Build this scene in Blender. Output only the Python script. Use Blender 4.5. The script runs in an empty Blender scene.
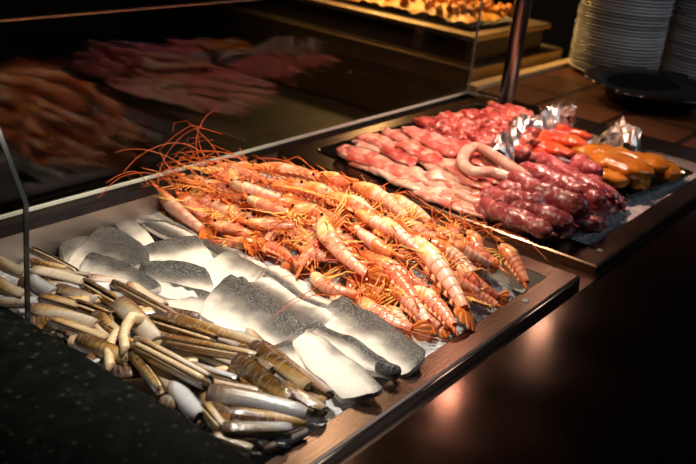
import bpy, bmesh, math, random, json
from mathutils import Vector, Matrix, noise
DATA = json.loads('''{"clams":[[[0.623,0.95,-0.0091],[0.646,0.868,-0.0045],21,0,"grey and tan razor clam with a blunt open end, uppermost beside the left glass edge"],
[[0.609,0.939,-0.0121],[0.606,0.88,-0.0088],19,2,"stubby grey razor clam close to the glass edge, under the long tan one"],
[[0.618,0.892,-0.0118],[0.628,0.823,-0.0079],20,3,"ribbed brown razor clam showing its fringe, just right of the glass edge"],
[[0.586,0.879,-0.0087],[0.6,0.82,-0.0054],18,1,"short brown razor clam above the granite edge at the left"],
[[0.556,0.851,-0.0023],[0.58,0.762,0.0027],20,0,"long tan and violet razor clam lying above the granite edge at the left"],
[[0.603,0.83,-0.0047],[0.609,0.776,-0.0017],16,1,"small amber razor clam beside the pale bulging flesh"],
[[0.553,0.811,-0.0013],[0.566,0.723,0.0037],19,1,"amber razor clam with a split open shell, along the granite edge"],
[[0.601,0.788,-0.0012],[0.586,0.719,0.0028],18,1,"dark amber razor clam standing steep beside the pale flesh"],
[[0.542,0.744,0.0049],[0.551,0.669,0.0092],20,1,"golden razor clam with a dark violet end, along the granite edge"],
[[0.629,0.78,0.0077],[0.592,0.67,0.0139],24,4,"fat razor clam with cream flesh bulging out and a dangling foot"],
[[0.632,0.727,0.0059],[0.65,0.632,0.0113],19,1,"amber razor clam gaping along its edge, right of the bulging flesh"],
[[0.649,0.715,0.009],[0.68,0.587,0.0137],21,0,"longest blue grey razor clam, next to the fish fillets"],
[[0.604,0.677,0.0123],[0.649,0.566,0.019],20,0,"grey razor clam with cream flesh at its tip, in the middle of the pile"],
[[0.57,0.677,0.0183],[0.567,0.559,0.0258],26,4,"broad wet cream coloured razor clam on top in the middle of the pile"],
[[0.571,0.705,0.0095],[0.531,0.593,0.0159],13,1,"narrow brown razor clam on edge, steep across the granite edge"],
[[0.562,0.663,0.0059],[0.551,0.585,0.0103],22,0,"cream razor clam partly under the broad wet one"],
[[0.67,0.592,0.0129],[0.646,0.488,0.0164],21,1,"long dark amber razor clam beside the fish, nearer the clams"],
[[0.693,0.595,0.0039],[0.661,0.469,0.0113],18,3,"long reddish brown razor clam lying along the last fish fillet"],
[[0.629,0.578,0.0168],[0.607,0.481,0.0182],24,1,"shiny dark olive razor clam in the right part of the pile"],
[[0.558,0.549,0.0211],[0.605,0.456,0.018],24,2,"blue white razor clam with a violet blunt end, lying level in the front"],
[[0.528,0.499,0.0174],[0.58,0.455,0.0144],24,2,"pale lilac razor clam closest to the steel front rim"],
[[0.63,0.51,0.0158],[0.63,0.452,0.0121],24,0,"pale tan razor clam by the steel front rim beside the last fillet"],
[[0.578,0.574,0.0122],[0.602,0.52,0.0163],16,3,"thin grey brown razor clam above the blue white one"],
[[0.555,0.599,0.0108],[0.53,0.53,0.0164],20,2,"grey violet razor clam standing steep at the end of the granite edge"],
[[0.575,0.589,0.0065],[0.551,0.536,0.0114],17,1,"short brown razor clam wedged between two steep ones"],
[[0.543,0.54,0.016],[0.53,0.498,0.0149],20,0,"cream razor clam sloping to the granite edge near the front"],
[[0.553,0.513,0.0172],[0.604,0.455,0.0132],17,1,"brown razor clam under the blue white one, dark edge showing"],
[[0.544,0.46,0.0073],[0.598,0.449,0.0075],12,3,"thin grey razor clam edge along the steel front rim"],
[[0.54,0.486,0.0066],[0.566,0.449,0.0051],16,2,"half hidden lilac razor clam at the very front corner"],
[[0.692,0.837,-0.0108],[0.676,0.751,-0.0019],19,0,"pale thin shelled razor clam tucked under the fish edge"],
[[0.647,0.874,-0.0072],[0.639,0.784,-0.0021],19,1,"brown gold razor clam between the ribbed one and the fish"],
[[0.668,1.026,-0.0187],[0.665,0.914,-0.0121],12,3,"thin dark razor clam at the back left, uppermost row"],
[[0.644,0.988,-0.0161],[0.663,0.931,-0.0129],14,1,"brown razor clam in the back row behind the long tan one"],
[[0.674,0.847,-0.0058],[0.664,0.716,0.0028],16,3,"long brown razor clam running along the fish edge"],
[[0.613,1.034,-0.0175],[0.615,0.955,-0.013],18,0,"pale razor clam seen through the left glass, upper one"],
[[0.57,0.965,-0.0112],[0.572,0.89,-0.0069],22,0,"tan razor clam seen through the left glass, lower one"],
[[0.62,0.579,0.0071],[0.625,0.521,0.0115],17,1,"amber razor clam under the olive one"],
[[0.624,0.637,0.005],[0.629,0.565,0.0095],20,0,"tan razor clam under the broad wet one, its right end showing"],
[[0.59,0.753,-0.0028],[0.581,0.685,0.0011],18,1,"amber razor clam under the dangling foot"],
[[0.554,0.797,-0.0077],[0.563,0.734,-0.0041],18,2,"violet tipped razor clam low on the granite edge"],
[[0.668,0.637,0.0034],[0.66,0.568,0.008],16,1,"short amber razor clam beside the fillets under the grey one"],
[[0.619,0.548,0.0116],[0.621,0.499,0.0113],17,3,"ribbed brown razor clam behind the pale tan one by the rim"],
[[0.642,0.835,-0.0074],[0.639,0.772,-0.0038],16,1,"short golden razor clam behind the bulging flesh"],
[[0.551,0.539,0.0101],[0.555,0.501,0.0091],18,1,"dark brown razor clam under the blue white blunt end"],
[[0.61,0.917,-0.0145],[0.622,0.862,-0.0113],18,2,"grey razor clam low beside the ribbed one"],
[[0.606,0.861,-0.0113],[0.606,0.789,-0.0072],17,3,"dull brown razor clam between two amber ones at the left"],
[[0.59,0.787,-0.0059],[0.572,0.705,-0.0012],18,0,"tan razor clam under the dark amber steep one"],
[[0.638,0.774,-0.0016],[0.634,0.701,0.0026],18,2,"lilac razor clam behind the bulging flesh"],
[[0.615,0.707,0.0022],[0.622,0.636,0.0063],18,1,"amber razor clam behind the broad wet one"],
[[0.653,0.679,0.005],[0.662,0.605,0.0092],17,3,"brown razor clam between the two long grey ones"],
[[0.568,0.619,0.006],[0.576,0.56,0.01],19,1,"golden razor clam under the right end of the broad wet one"],
[[0.586,0.551,0.01],[0.596,0.5,0.0102],18,1,"dark gold razor clam under the middle of the blue white one"],
[[0.604,0.516,0.0113],[0.602,0.461,0.0073],20,0,"tan razor clam between the blue white one and the rim"],
[[0.593,0.614,0.0075],[0.606,0.554,0.012],20,2,"violet grey razor clam right of the broad wet one"],
[[0.662,0.604,0.0068],[0.648,0.542,0.0122],16,3,"brown razor clam behind the olive one"],
[[0.541,0.526,0.0092],[0.55,0.481,0.0062],18,0,"pale razor clam under the lilac one at the front"],
[[0.583,0.669,0.002],[0.562,0.603,0.0057],17,1,"amber razor clam left of the broad wet one, steep"],
[[0.574,0.479,0.0121],[0.629,0.467,0.0112],17,0,"pale tan razor clam close to the front rim above the lilac one"],
[[0.544,0.468,0.0088],[0.606,0.464,0.0086],16,2,"grey razor clam lying against the front rim, half hidden"],
[[0.584,0.534,0.0091],[0.621,0.497,0.0076],17,3,"dull brown razor clam deep under the blue white one"],
[[0.519,0.501,0.0115],[0.533,0.463,0.0086],19,0,"tan razor clam next to the granite at the front corner"],
[[0.631,0.497,0.0076],[0.652,0.467,0.0052],14,1,"small amber razor clam end beside the white front fillet"],
[[0.542,0.5,0.015],[0.55,0.466,0.0123],16,1,"amber razor clam above the lilac one at the front"],
[[0.546,0.579,0.0047],[0.53,0.525,0.0092],18,3,"ribbed razor clam low against the granite near the front"],
[[0.5712,0.4667,0.0042],[0.5857,0.5436,0.0064],17,0,"razor clam half buried under the uppermost ones of the pile"],
[[0.6123,0.487,0.0067],[0.5927,0.5537,0.0079],21,0,"razor clam half buried under the uppermost ones of the pile"],
[[0.6028,0.5036,0.0064],[0.6226,0.5674,0.0046],17,1,"razor clam half buried under the uppermost ones of the pile"],
[[0.5336,0.5922,0.0028],[0.5636,0.5092,0.0077],19,2,"razor clam half buried under the uppermost ones of the pile"],
[[0.5862,0.5844,0.0047],[0.654,0.5473,0.0054],17,1,"razor clam half buried under the uppermost ones of the pile"],
[[0.6692,0.5535,0.0059],[0.6297,0.6085,0.0023],19,1,"razor clam half buried under the uppermost ones of the pile"],
[[0.5625,0.6098,0.0014],[0.6333,0.5826,0.0033],19,1,"razor clam half buried under the uppermost ones of the pile"],
[[0.6782,0.5739,0.0006],[0.7202,0.6489,-0.013],19,0,"razor clam half buried under the uppermost ones of the pile"],
[[0.6361,0.5902,0.0033],[0.6063,0.6629,-0.0018],21,0,"razor clam half buried under the uppermost ones of the pile"],
[[0.5358,0.6632,-0.0018],[0.6102,0.6202,0.0024],19,1,"razor clam half buried under the uppermost ones of the pile"],
[[0.5352,0.6807,-0.0024],[0.5868,0.6331,-0.0007],17,3,"razor clam half buried under the uppermost ones of the pile"],
[[0.6487,0.6994,-0.0013],[0.7199,0.6447,-0.0131],19,2,"razor clam half buried under the uppermost ones of the pile"],
[[0.5895,0.6992,-0.0029],[0.6574,0.6753,-0.002],19,2,"razor clam half buried under the uppermost ones of the pile"],
[[0.5178,0.7013,-0.0041],[0.59,0.7035,-0.0037],17,2,"razor clam half buried under the uppermost ones of the pile"],
[[0.5236,0.7045,-0.0048],[0.5879,0.7307,-0.004],17,1,"razor clam half buried under the uppermost ones of the pile"],
[[0.5877,0.7003,-0.0014],[0.5455,0.7653,-0.0053],19,1,"razor clam half buried under the uppermost ones of the pile"],
[[0.7,0.7137,-0.0103],[0.6633,0.7821,-0.008],17,3,"razor clam half buried under the uppermost ones of the pile"],
[[0.6062,0.7772,-0.0068],[0.6662,0.749,-0.0044],17,1,"razor clam half buried under the uppermost ones of the pile"],
[[0.6,0.7935,-0.0094],[0.674,0.7631,-0.0084],17,1,"razor clam half buried under the uppermost ones of the pile"],
[[0.5478,0.7662,-0.0071],[0.5862,0.8207,-0.0114],17,1,"razor clam half buried under the uppermost ones of the pile"],
[[0.535,0.832,-0.0102],[0.5943,0.7853,-0.0093],19,1,"razor clam half buried under the uppermost ones of the pile"],
[[0.6299,0.8552,-0.011],[0.6802,0.7923,-0.0127],17,2,"razor clam half buried under the uppermost ones of the pile"],
[[0.5861,0.8642,-0.0135],[0.6477,0.8137,-0.0078],21,1,"razor clam half buried under the uppermost ones of the pile"],
[[0.6316,0.8766,-0.014],[0.6896,0.8316,-0.0156],21,2,"razor clam half buried under the uppermost ones of the pile"],
[[0.6695,0.8945,-0.0155],[0.7144,0.8441,-0.0234],19,3,"razor clam half buried under the uppermost ones of the pile"],
[[0.6048,0.9186,-0.0167],[0.6482,0.8504,-0.0134],21,2,"razor clam half buried under the uppermost ones of the pile"],
[[0.5311,0.9262,-0.0141],[0.5923,0.8731,-0.013],17,2,"razor clam half buried under the uppermost ones of the pile"],
[[0.5997,0.9479,-0.019],[0.6363,0.8818,-0.0137],17,1,"razor clam half buried under the uppermost ones of the pile"],
[[0.6353,0.9635,-0.0186],[0.673,0.8965,-0.0155],21,0,"razor clam half buried under the uppermost ones of the pile"]],"fillets":[[[0.79,1.066,-0.0449],[0.726,1.038,-0.0433],[0.692,0.967,-0.0393],[0.766,1.009,-0.0417],0.1,"greyish fillet piece at the far back left, farthest along the tray wall"],
[[0.897,1.1,-0.0429],[0.855,1.062,-0.0408],[0.771,1.036,-0.0393],[0.796,1.064,-0.0409],0.0,"small fish tail piece with a dark tip, back left by the tray wall"],
[[0.844,1.065,-0.0422],[0.876,1.06,-0.042],[0.84,0.95,-0.0357],[0.777,0.904,-0.0331],0.15,"pinkish grey fillet behind the big dark one"],
[[0.768,0.893,-0.026],[0.803,1.045,-0.0346],[0.695,0.976,-0.0307],[0.689,0.927,-0.0279],0.22,"big black backed fillet near the razor clams at the left"],
[[0.72,0.813,-0.0202],[0.73,0.967,-0.0289],[0.683,0.934,-0.027],[0.678,0.856,-0.0226],0.2,"dark fillet with a white belly edge bordering the razor clams"],
[[0.911,0.984,-0.0364],[0.878,1.065,-0.0409],[0.984,1.087,-0.0422],[0.893,0.889,-0.031],0.1,"large pale triangular fillet at the back, white corner up"],
[[0.864,0.892,-0.0285],[0.865,1.012,-0.0353],[0.922,0.995,-0.0344],[0.889,0.883,-0.028],0.12,"dark grey fillet lying on the pale triangular one"],
[[0.8,0.935,-0.0284],[0.879,0.908,-0.0269],[0.838,0.829,-0.0224],[0.78,0.881,-0.0253],0.08,"pale fillet with a dark left end, lying across the middle"],
[[0.802,0.81,-0.02],[0.754,0.883,-0.0241],[0.72,0.813,-0.0202],[0.764,0.755,-0.0169],0.15,"dark backed fillet with a broad white lower edge in the middle row"],
[[0.869,0.827,-0.0197],[0.856,0.748,-0.0152],[0.761,0.733,-0.0143],[0.782,0.817,-0.0191],0.05,"square cut fillet with a white left corner in the middle row"],
[[0.881,0.901,-0.0304],[0.856,0.808,-0.0251],[0.884,0.75,-0.0218],[0.922,0.851,-0.0275],0.08,"white fillet beside the prawns with a dark grey end"],
[[0.77,0.741,-0.0239],[0.739,0.826,-0.0287],[0.723,0.816,-0.0281],[0.713,0.716,-0.0225],0.1,"dim grey fillet tucked under the razor clam shells"],
[[0.762,0.593,-0.0064],[0.811,0.764,-0.0161],[0.723,0.729,-0.0141],[0.712,0.615,-0.0076],0.1,"largest scaly grey fillet in the middle front"],
[[0.768,0.602,-0.0095],[0.818,0.755,-0.0182],[0.86,0.732,-0.0169],[0.862,0.611,-0.01],0.06,"fillet with a black back line behind the largest one"],
[[0.833,0.626,-0.0148],[0.866,0.757,-0.0222],[0.916,0.759,-0.0223],[0.873,0.62,-0.0144],0.05,"white fillet edge next to the prawns, half covered"],
[[0.808,0.448,0.0069],[0.875,0.615,-0.0115],[0.803,0.601,-0.0108],[0.765,0.453,0.0066],0.1,"long fillet with a dark stripe, last beside the prawns at the front"],
[[0.759,0.449,0.0043],[0.801,0.602,-0.0134],[0.775,0.604,-0.0135],[0.749,0.49,0.0005],0.12,"narrow black backed fillet with a curled grey end at the front"],
[[0.706,0.437,0.0101],[0.763,0.588,-0.0074],[0.739,0.59,-0.0075],[0.679,0.466,0.0084],0.15,"white pinkish fillet nearest the front rim"],
[[0.753,0.585,-0.0163],[0.726,0.62,-0.0183],[0.696,0.574,-0.0157],[0.709,0.532,-0.0102],0.1,"small dark fillet between the razor clams and the white front one"]],"prawns":[[[0.962,1.111,-0.0108],[0.909,0.899,-0.0239],0.006,40,"prawn lying along the back fillet edge, its feelers over the glass"],
[[0.98,1.091,0.0023],[0.969,0.921,0.008],-0.01,35,"prawn at the back left corner with its eye toward the glass"],
[[0.957,0.987,0.0004],[0.902,0.816,-0.0158],-0.016,70,"curled pink prawn whose back touches the fillets, left end of the heap"],
[[0.973,1.0,0.0066],[0.973,0.856,0.0143],-0.008,50,"prawn with a dark blotch on its head at the left of the heap"],
[[0.977,1.038,0.0084],[0.987,0.873,0.0259],-0.006,45,"pale banded prawn in the second row from the glass"],
[[1.026,0.972,0.0424],[1.072,0.806,0.0577],-0.014,50,"bright orange prawn lying at the top back of the heap"],
[[1.032,1.051,0.025],[1.026,0.898,0.0365],-0.006,40,"prawn in the rear row closest to the glass"],
[[0.993,0.97,0.0287],[1.003,0.825,0.0374],0.006,60,"slim orange prawn behind the bright heads"],
[[1.001,0.901,0.0414],[1.018,0.746,0.0523],-0.01,45,"long yellow white prawn on the crest of the heap"],
[[0.994,0.764,0.036],[0.965,0.9,0.0159],0.012,60,"prawn facing right with its pale legs tangled on the crest"],
[[0.979,0.763,0.0241],[0.911,0.8,-0.0098],0.018,75,"curled orange prawn bent like a hook in the left middle"],
[[0.908,0.872,-0.0208],[0.91,0.731,-0.0131],-0.014,55,"prawn with broad pink bands beside the white fillet"],
[[0.996,0.685,0.0329],[0.886,0.71,-0.0135],0.016,60,"pink prawn with its tail end down toward the fillets"],
[[0.956,0.83,-0.0026],[0.97,0.719,0.0088],-0.008,60,"dark red prawn low in a gap of the heap"],
[[0.921,0.7,-0.0052],[0.909,0.593,-0.0041],0.022,80,"tightly curled pink prawn beside the front fillet"],
[[1.005,0.759,0.048],[0.919,0.579,0.0133],0.02,75,"strongly bent prawn hanging down the middle of the heap"],
[[0.912,0.612,-0.0062],[0.876,0.477,-0.0006],0.018,75,"curled prawn on the ice with an orange head, left front"],
[[0.94,0.606,0.0024],[0.889,0.482,-0.0048],-0.006,40,"straight grey pink prawn second from the front left"],
[[0.947,0.578,0.0076],[0.903,0.451,-0.003],-0.008,40,"straight pink prawn with its tail on the front rim"],
[[0.964,0.685,0.0228],[0.907,0.513,0.005],-0.01,40,"prawn with a large black eye and a bluish head"],
[[1.018,0.645,0.0535],[0.915,0.443,0.0105],-0.01,35,"long prawn with a red horn pointing up the heap, front middle"],
[[1.021,0.635,0.0466],[1.097,0.479,0.0093],-0.016,55,"big pink prawn stretched across the right front"],
[[1.051,0.561,0.0316],[1.058,0.46,-0.0121],0.014,60,"prawn tail sticking out near the right corner"],
[[1.131,0.54,0.0357],[1.089,0.446,-0.0015],-0.006,70,"prawn with pale straw legs at the right ice corner"],
[[1.069,0.669,0.0514],[1.053,0.571,0.0437],0.012,60,"small rounded prawn at the right edge beside the steel"],
[[1.009,0.579,0.0284],[1.035,0.481,-0.0031],0.01,60,"pink prawn under the big stretched one"],
[[0.992,0.525,0.0007],[1.032,0.452,-0.0153],-0.008,50,"orange tailed prawn low at the front rim"],
[[1.072,0.791,0.0657],[1.034,0.62,0.0576],-0.01,45,"pale prawn sloping down the right crest of the heap"],
[[1.023,0.808,0.0581],[0.996,0.614,0.0482],-0.008,45,"long bright prawn across the top of the heap"],
[[0.98,0.83,0.0312],[0.985,0.692,0.0369],-0.008,45,"yellow headed prawn in the centre of the crest"],
[[1.03,0.733,0.0535],[1.013,0.58,0.0458],0.01,55,"orange prawn next to the right crest, legs up"],
[[0.974,0.583,0.0315],[1.0,0.701,0.0425],-0.01,55,"prawn facing the front with crossed orange legs"],
[[0.947,0.764,-0.0007],[0.953,0.67,0.0056],0.01,65,"pale banded prawn in the middle hollow"],
[[0.945,0.88,-0.0],[0.977,0.773,0.0209],0.01,60,"prawn with fanned yellow legs in the left middle"],
[[0.98,0.65,0.0241],[0.964,0.519,0.0069],0.008,45,"slim prawn behind the one with the large eye"],
[[0.931,0.927,-0.0119],[0.939,0.826,-0.0034],0.01,65,"prawn with thin straw legs facing left over the pink one"],
[[0.909,0.665,-0.0198],[0.872,0.531,-0.0165],0.012,60,"half hidden prawn between fillet and curled prawns"],
[[0.983,0.546,0.0145],[0.961,0.467,-0.0052],-0.006,45,"short prawn beside the long front one"],
[[1.066,0.865,0.055],[1.074,0.723,0.0558],-0.01,50,"prawn lying along the steel at the back of the crest"],
[[1.084,0.743,0.054],[1.061,0.595,0.0523],-0.01,50,"prawn lying along the steel halfway down the right side"],
[[0.955,1.043,-0.0099],[0.947,0.89,-0.0037],-0.008,45,"prawn third from the fillets in the left rear"],
[[0.962,0.849,0.0062],[0.943,0.715,0.0017],-0.01,60,"orange prawn under the hook shaped one"],
[[1.014,0.599,0.0484],[1.027,0.494,0.017],-0.01,45,"prawn with its legs splayed above the big stretched one"],
[[1.019,1.059,0.0216],[0.996,0.922,0.0222],-0.006,45,"prawn with raised head at the back left"],
[[0.959,0.682,0.0024],[0.932,0.565,-0.0066],0.01,60,"small pink prawn under the strongly bent one"],
[[1.02,0.85,0.056],[1.008,0.715,0.0521],-0.01,40,"prawn with an orange head on the highest part of the crest"],
[[1.026,0.77,0.0595],[0.992,0.64,0.0463],-0.01,40,"yellow orange prawn on the crest sloping to the front"],
[[0.98,0.907,0.027],[0.981,0.79,0.0308],0.01,50,"prawn half covered by bright legs left of the crest"],
[[0.94,0.807,-0.0003],[0.919,0.892,-0.0139],0.01,60,"prawn lying with its head to the right, above the white fillet"],
[[0.97,0.779,0.0209],[0.963,0.665,0.0206],-0.01,50,"prawn in the middle of the heap under the bent one"],
[[1.035,0.68,0.0596],[1.0,0.547,0.0365],0.01,45,"prawn crossing the right crest toward the front"],
[[1.044,0.584,0.0512],[1.09,0.5,0.0164],0.008,40,"prawn behind the big stretched one near the steel"],
[[0.978,0.7,0.0295],[0.984,0.779,0.0303],0.01,50,"prawn facing the front with its legs up on the crest"],
[[0.972,1.048,-0.0046],[0.934,0.926,-0.0159],0.006,50,"small prawn next to the back fillet"],
[[0.936,0.558,-0.0057],[0.918,0.474,-0.0124],0.006,50,"prawn tucked between the two straight ones at the front"],
[[0.913,0.587,-0.0188],[0.863,0.494,-0.0147],-0.004,50,"prawn on the ice beside the dark striped fillet"],
[[0.9313,0.9103,-0.0227],[0.9903,0.9958,0.0053],0.0061,30,"half buried prawn showing between the uppermost prawns of the heap"],
[[0.9866,0.8874,0.0094],[0.9027,0.8828,-0.0332],-0.003,30,"half buried prawn showing between the uppermost prawns of the heap"],
[[1.0446,0.7219,0.0385],[0.9607,0.7259,-0.0003],-0.0092,50,"half buried prawn showing between the uppermost prawns of the heap"],
[[0.8945,0.6179,-0.021],[0.9778,0.6329,0.0112],-0.007,50,"half buried prawn showing between the uppermost prawns of the heap"],
[[1.0118,0.9893,0.0183],[0.999,0.8707,0.0169],0.0049,30,"half buried prawn showing between the uppermost prawns of the heap"],
[[1.1291,0.5894,0.0432],[1.0678,0.5074,0.0059],-0.0037,70,"half buried prawn showing between the uppermost prawns of the heap"],
[[0.8944,0.5946,-0.0197],[0.9665,0.6564,0.0049],0.0121,70,"half buried prawn showing between the uppermost prawns of the heap"],
[[1.0559,0.735,0.0413],[1.1086,0.8284,0.044],-0.0131,30,"half buried prawn showing between the uppermost prawns of the heap"],
[[0.9684,0.6274,0.0068],[1.0475,0.5871,0.0386],0.0024,70,"half buried prawn showing between the uppermost prawns of the heap"],
[[1.0645,0.7414,0.0428],[0.9859,0.6993,0.0135],0.0107,50,"half buried prawn showing between the uppermost prawns of the heap"],
[[0.9099,0.8294,-0.028],[0.9786,0.8985,0.0045],0.0057,70,"half buried prawn showing between the uppermost prawns of the heap"],
[[1.0262,0.8076,0.0312],[0.9423,0.8119,-0.013],0.0037,50,"half buried prawn showing between the uppermost prawns of the heap"],
[[0.989,0.7615,0.0137],[0.9051,0.7543,-0.0256],-0.0129,70,"half buried prawn showing between the uppermost prawns of the heap"],
[[1.1077,0.7154,0.044],[1.061,0.8151,0.0422],0.0122,50,"half buried prawn showing between the uppermost prawns of the heap"],
[[1.019,0.6122,0.0303],[0.9446,0.6679,-0.006],-0.0037,70,"half buried prawn showing between the uppermost prawns of the heap"],
[[1.1138,0.5624,0.035],[1.0471,0.6353,0.0395],-0.01,70,"half buried prawn showing between the uppermost prawns of the heap"],
[[1.032,0.5418,0.0191],[1.1148,0.5212,0.0137],-0.0102,30,"half buried prawn showing between the uppermost prawns of the heap"],
[[0.9452,0.8136,-0.0116],[0.8995,0.9143,-0.0358],-0.0099,50,"half buried prawn showing between the uppermost prawns of the heap"],
[[1.1216,0.6059,0.044],[1.0442,0.5592,0.0295],-0.0028,30,"half buried prawn showing between the uppermost prawns of the heap"],
[[0.9912,0.6162,0.018],[1.0607,0.6837,0.0423],-0.0124,30,"half buried prawn showing between the uppermost prawns of the heap"],
[[1.0337,0.708,0.035],[1.0815,0.8066,0.044],0.0131,50,"half buried prawn showing between the uppermost prawns of the heap"],
[[1.0087,0.9379,0.0211],[1.0862,0.9841,0.04],-0.0145,30,"half buried prawn showing between the uppermost prawns of the heap"]],"sausages":[[[1.445,0.656,0.05],[1.42,0.488,0.05],0.012,"sausage on the top row, second from the chicken"],
[[1.369,0.64,0.052],[1.334,0.47,0.052],0.012,"sausage on the top row in the middle of the stack"],
[[1.33,0.641,0.042],[1.335,0.511,0.042],0.01,"short sausage on top of the front row"],
[[1.31,0.652,0.034],[1.299,0.478,0.034],0.016,"long sausage in the front row above the lowest one"],
[[1.297,0.647,0.022],[1.267,0.497,0.022],0.01,"lowest sausage at the front edge of the pan"],
[[1.296,0.656,0.012],[1.275,0.541,0.012],0.004,"sausage half hidden at the bottom left of the stack"],
[[1.576,0.609,0.048],[1.53,0.535,0.048],0.004,"stubby sausage end beside the chicken"],
[[1.552,0.565,0.034],[1.47,0.476,0.034],0.01,"sausage bending down at the right end of the stack"],
[[1.539,0.65,0.044],[1.459,0.489,0.044],0.012,"sausage on the top row nearest the chicken"],
[[1.54,0.677,0.04],[1.521,0.568,0.04],0.01,"sausage behind the top row at the back"],
[[1.365,0.531,0.02],[1.484,0.486,0.02],-0.006,"sausage crossing under the right end of the stack"],
[[1.289,0.514,0.01],[1.462,0.497,0.01],-0.004,"sausage at the pan floor along the right edge"],
[[1.279,0.528,0.026],[1.465,0.517,0.026],-0.006,"sausage under the front row, right end showing"],
[[1.376,0.515,0.008],[1.546,0.493,0.008],-0.004,"sausage lowest at the right corner of the pan"],
[[1.277,0.605,0.044],[1.291,0.528,0.044],0.012,"sausage bulging between the two front rows"],
[[1.505,0.536,0.014],[1.506,0.474,0.014],0.006,"sausage tip at the far right end of the stack"],
[[1.329,0.528,0.016],[1.388,0.46,0.016],-0.008,"sausage bent across the right edge of the stack"],
[[1.441,0.62,0.046],[1.402,0.469,0.046],0.008,"sausage right of the top row, half behind it"],
[[1.347,0.609,0.014],[1.288,0.493,0.014],0.006,"sausage under the lowest front one"],
[[1.389,0.623,0.03],[1.357,0.475,0.03],0.008,"sausage in the middle layer of the stack"]],"pork":[[[[1.361,0.989,0.014],[1.347,0.919,0.014],[1.322,0.84,0.014]],0.05,"pink raw pork piece at the far left corner of the black pan"],
[[[1.431,0.998,0.026],[1.408,0.921,0.026],[1.343,0.824,0.026]],0.055,"pink pork strip, second from the left corner of the pan"],
[[[1.468,0.975,0.034],[1.447,0.896,0.034],[1.391,0.803,0.034]],0.055,"pork strip folded over the left middle of the pan"],
[[[1.487,0.949,0.042],[1.475,0.877,0.042],[1.417,0.785,0.042]],0.05,"long pork strip along the back of the pan"],
[[[1.529,0.912,0.04],[1.51,0.846,0.04],[1.476,0.779,0.04]],0.045,"pork strip next to the dark red meat"],
[[[1.407,0.878,0.03],[1.378,0.785,0.03],[1.339,0.685,0.03]],0.05,"pale pork strip in the middle beside the coil"],
[[[1.365,0.884,0.016],[1.331,0.775,0.016],[1.315,0.64,0.016]],0.034,"pale fatty pork strip along the left edge of the pan"],
[[[1.386,0.814,0.036],[1.369,0.745,0.036],[1.327,0.65,0.036]],0.04,"pork strip with an orange fold under the coil"],
[[[1.496,0.847,0.038],[1.489,0.778,0.038],[1.467,0.708,0.038]],0.04,"pork strip behind the coil"],
[[[1.344,0.907,0.014],[1.322,0.84,0.014],[1.311,0.783,0.014]],0.04,"pork piece with a red vein at the left edge"],
[[[1.38,0.986,0.03],[1.405,0.954,0.03],[1.376,0.885,0.03]],0.04,"reddish pork piece standing at the back left corner"],
[[[1.327,0.751,0.02],[1.337,0.694,0.02],[1.338,0.633,0.02]],0.04,"pork strip disappearing under the sausages"],
[[[1.471,0.774,0.026],[1.427,0.683,0.026],[1.416,0.616,0.026]],0.045,"pork strip between the coil and the sausages"],
[[[1.337,0.802,0.022],[1.338,0.737,0.022],[1.32,0.664,0.022]],0.03,"thin pale pork strip above the left edge"],
[[[1.346,0.991,0.006],[1.325,0.892,0.006],[1.304,0.795,0.006]],0.04,"flat pork strip along the left pan edge by the corner"],
[[[1.311,0.822,0.006],[1.291,0.713,0.006],[1.283,0.616,0.006]],0.04,"flat pork strip along the left pan edge further front"],
[[[1.353,0.994,0.012],[1.338,0.96,0.012],[1.316,0.905,0.012]],0.045,"small pink pork piece at the extreme left tip of the pan"],
[[[1.373,0.989,0.022],[1.387,0.965,0.022],[1.377,0.913,0.022]],0.045,"pork piece with a pale tip behind the left corner one"],
[[[1.328,0.904,0.01],[1.31,0.836,0.01],[1.286,0.753,0.01]],0.04,"pale pork strip along the left pan edge, lowest layer"],
[[[1.301,0.784,0.008],[1.295,0.716,0.008],[1.292,0.637,0.008]],0.036,"thin pale pork strip on the pan edge before the sausages"],
[[[1.416,0.909,0.036],[1.401,0.846,0.036],[1.362,0.763,0.036]],0.045,"pork strip bulging in the centre left"],
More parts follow.
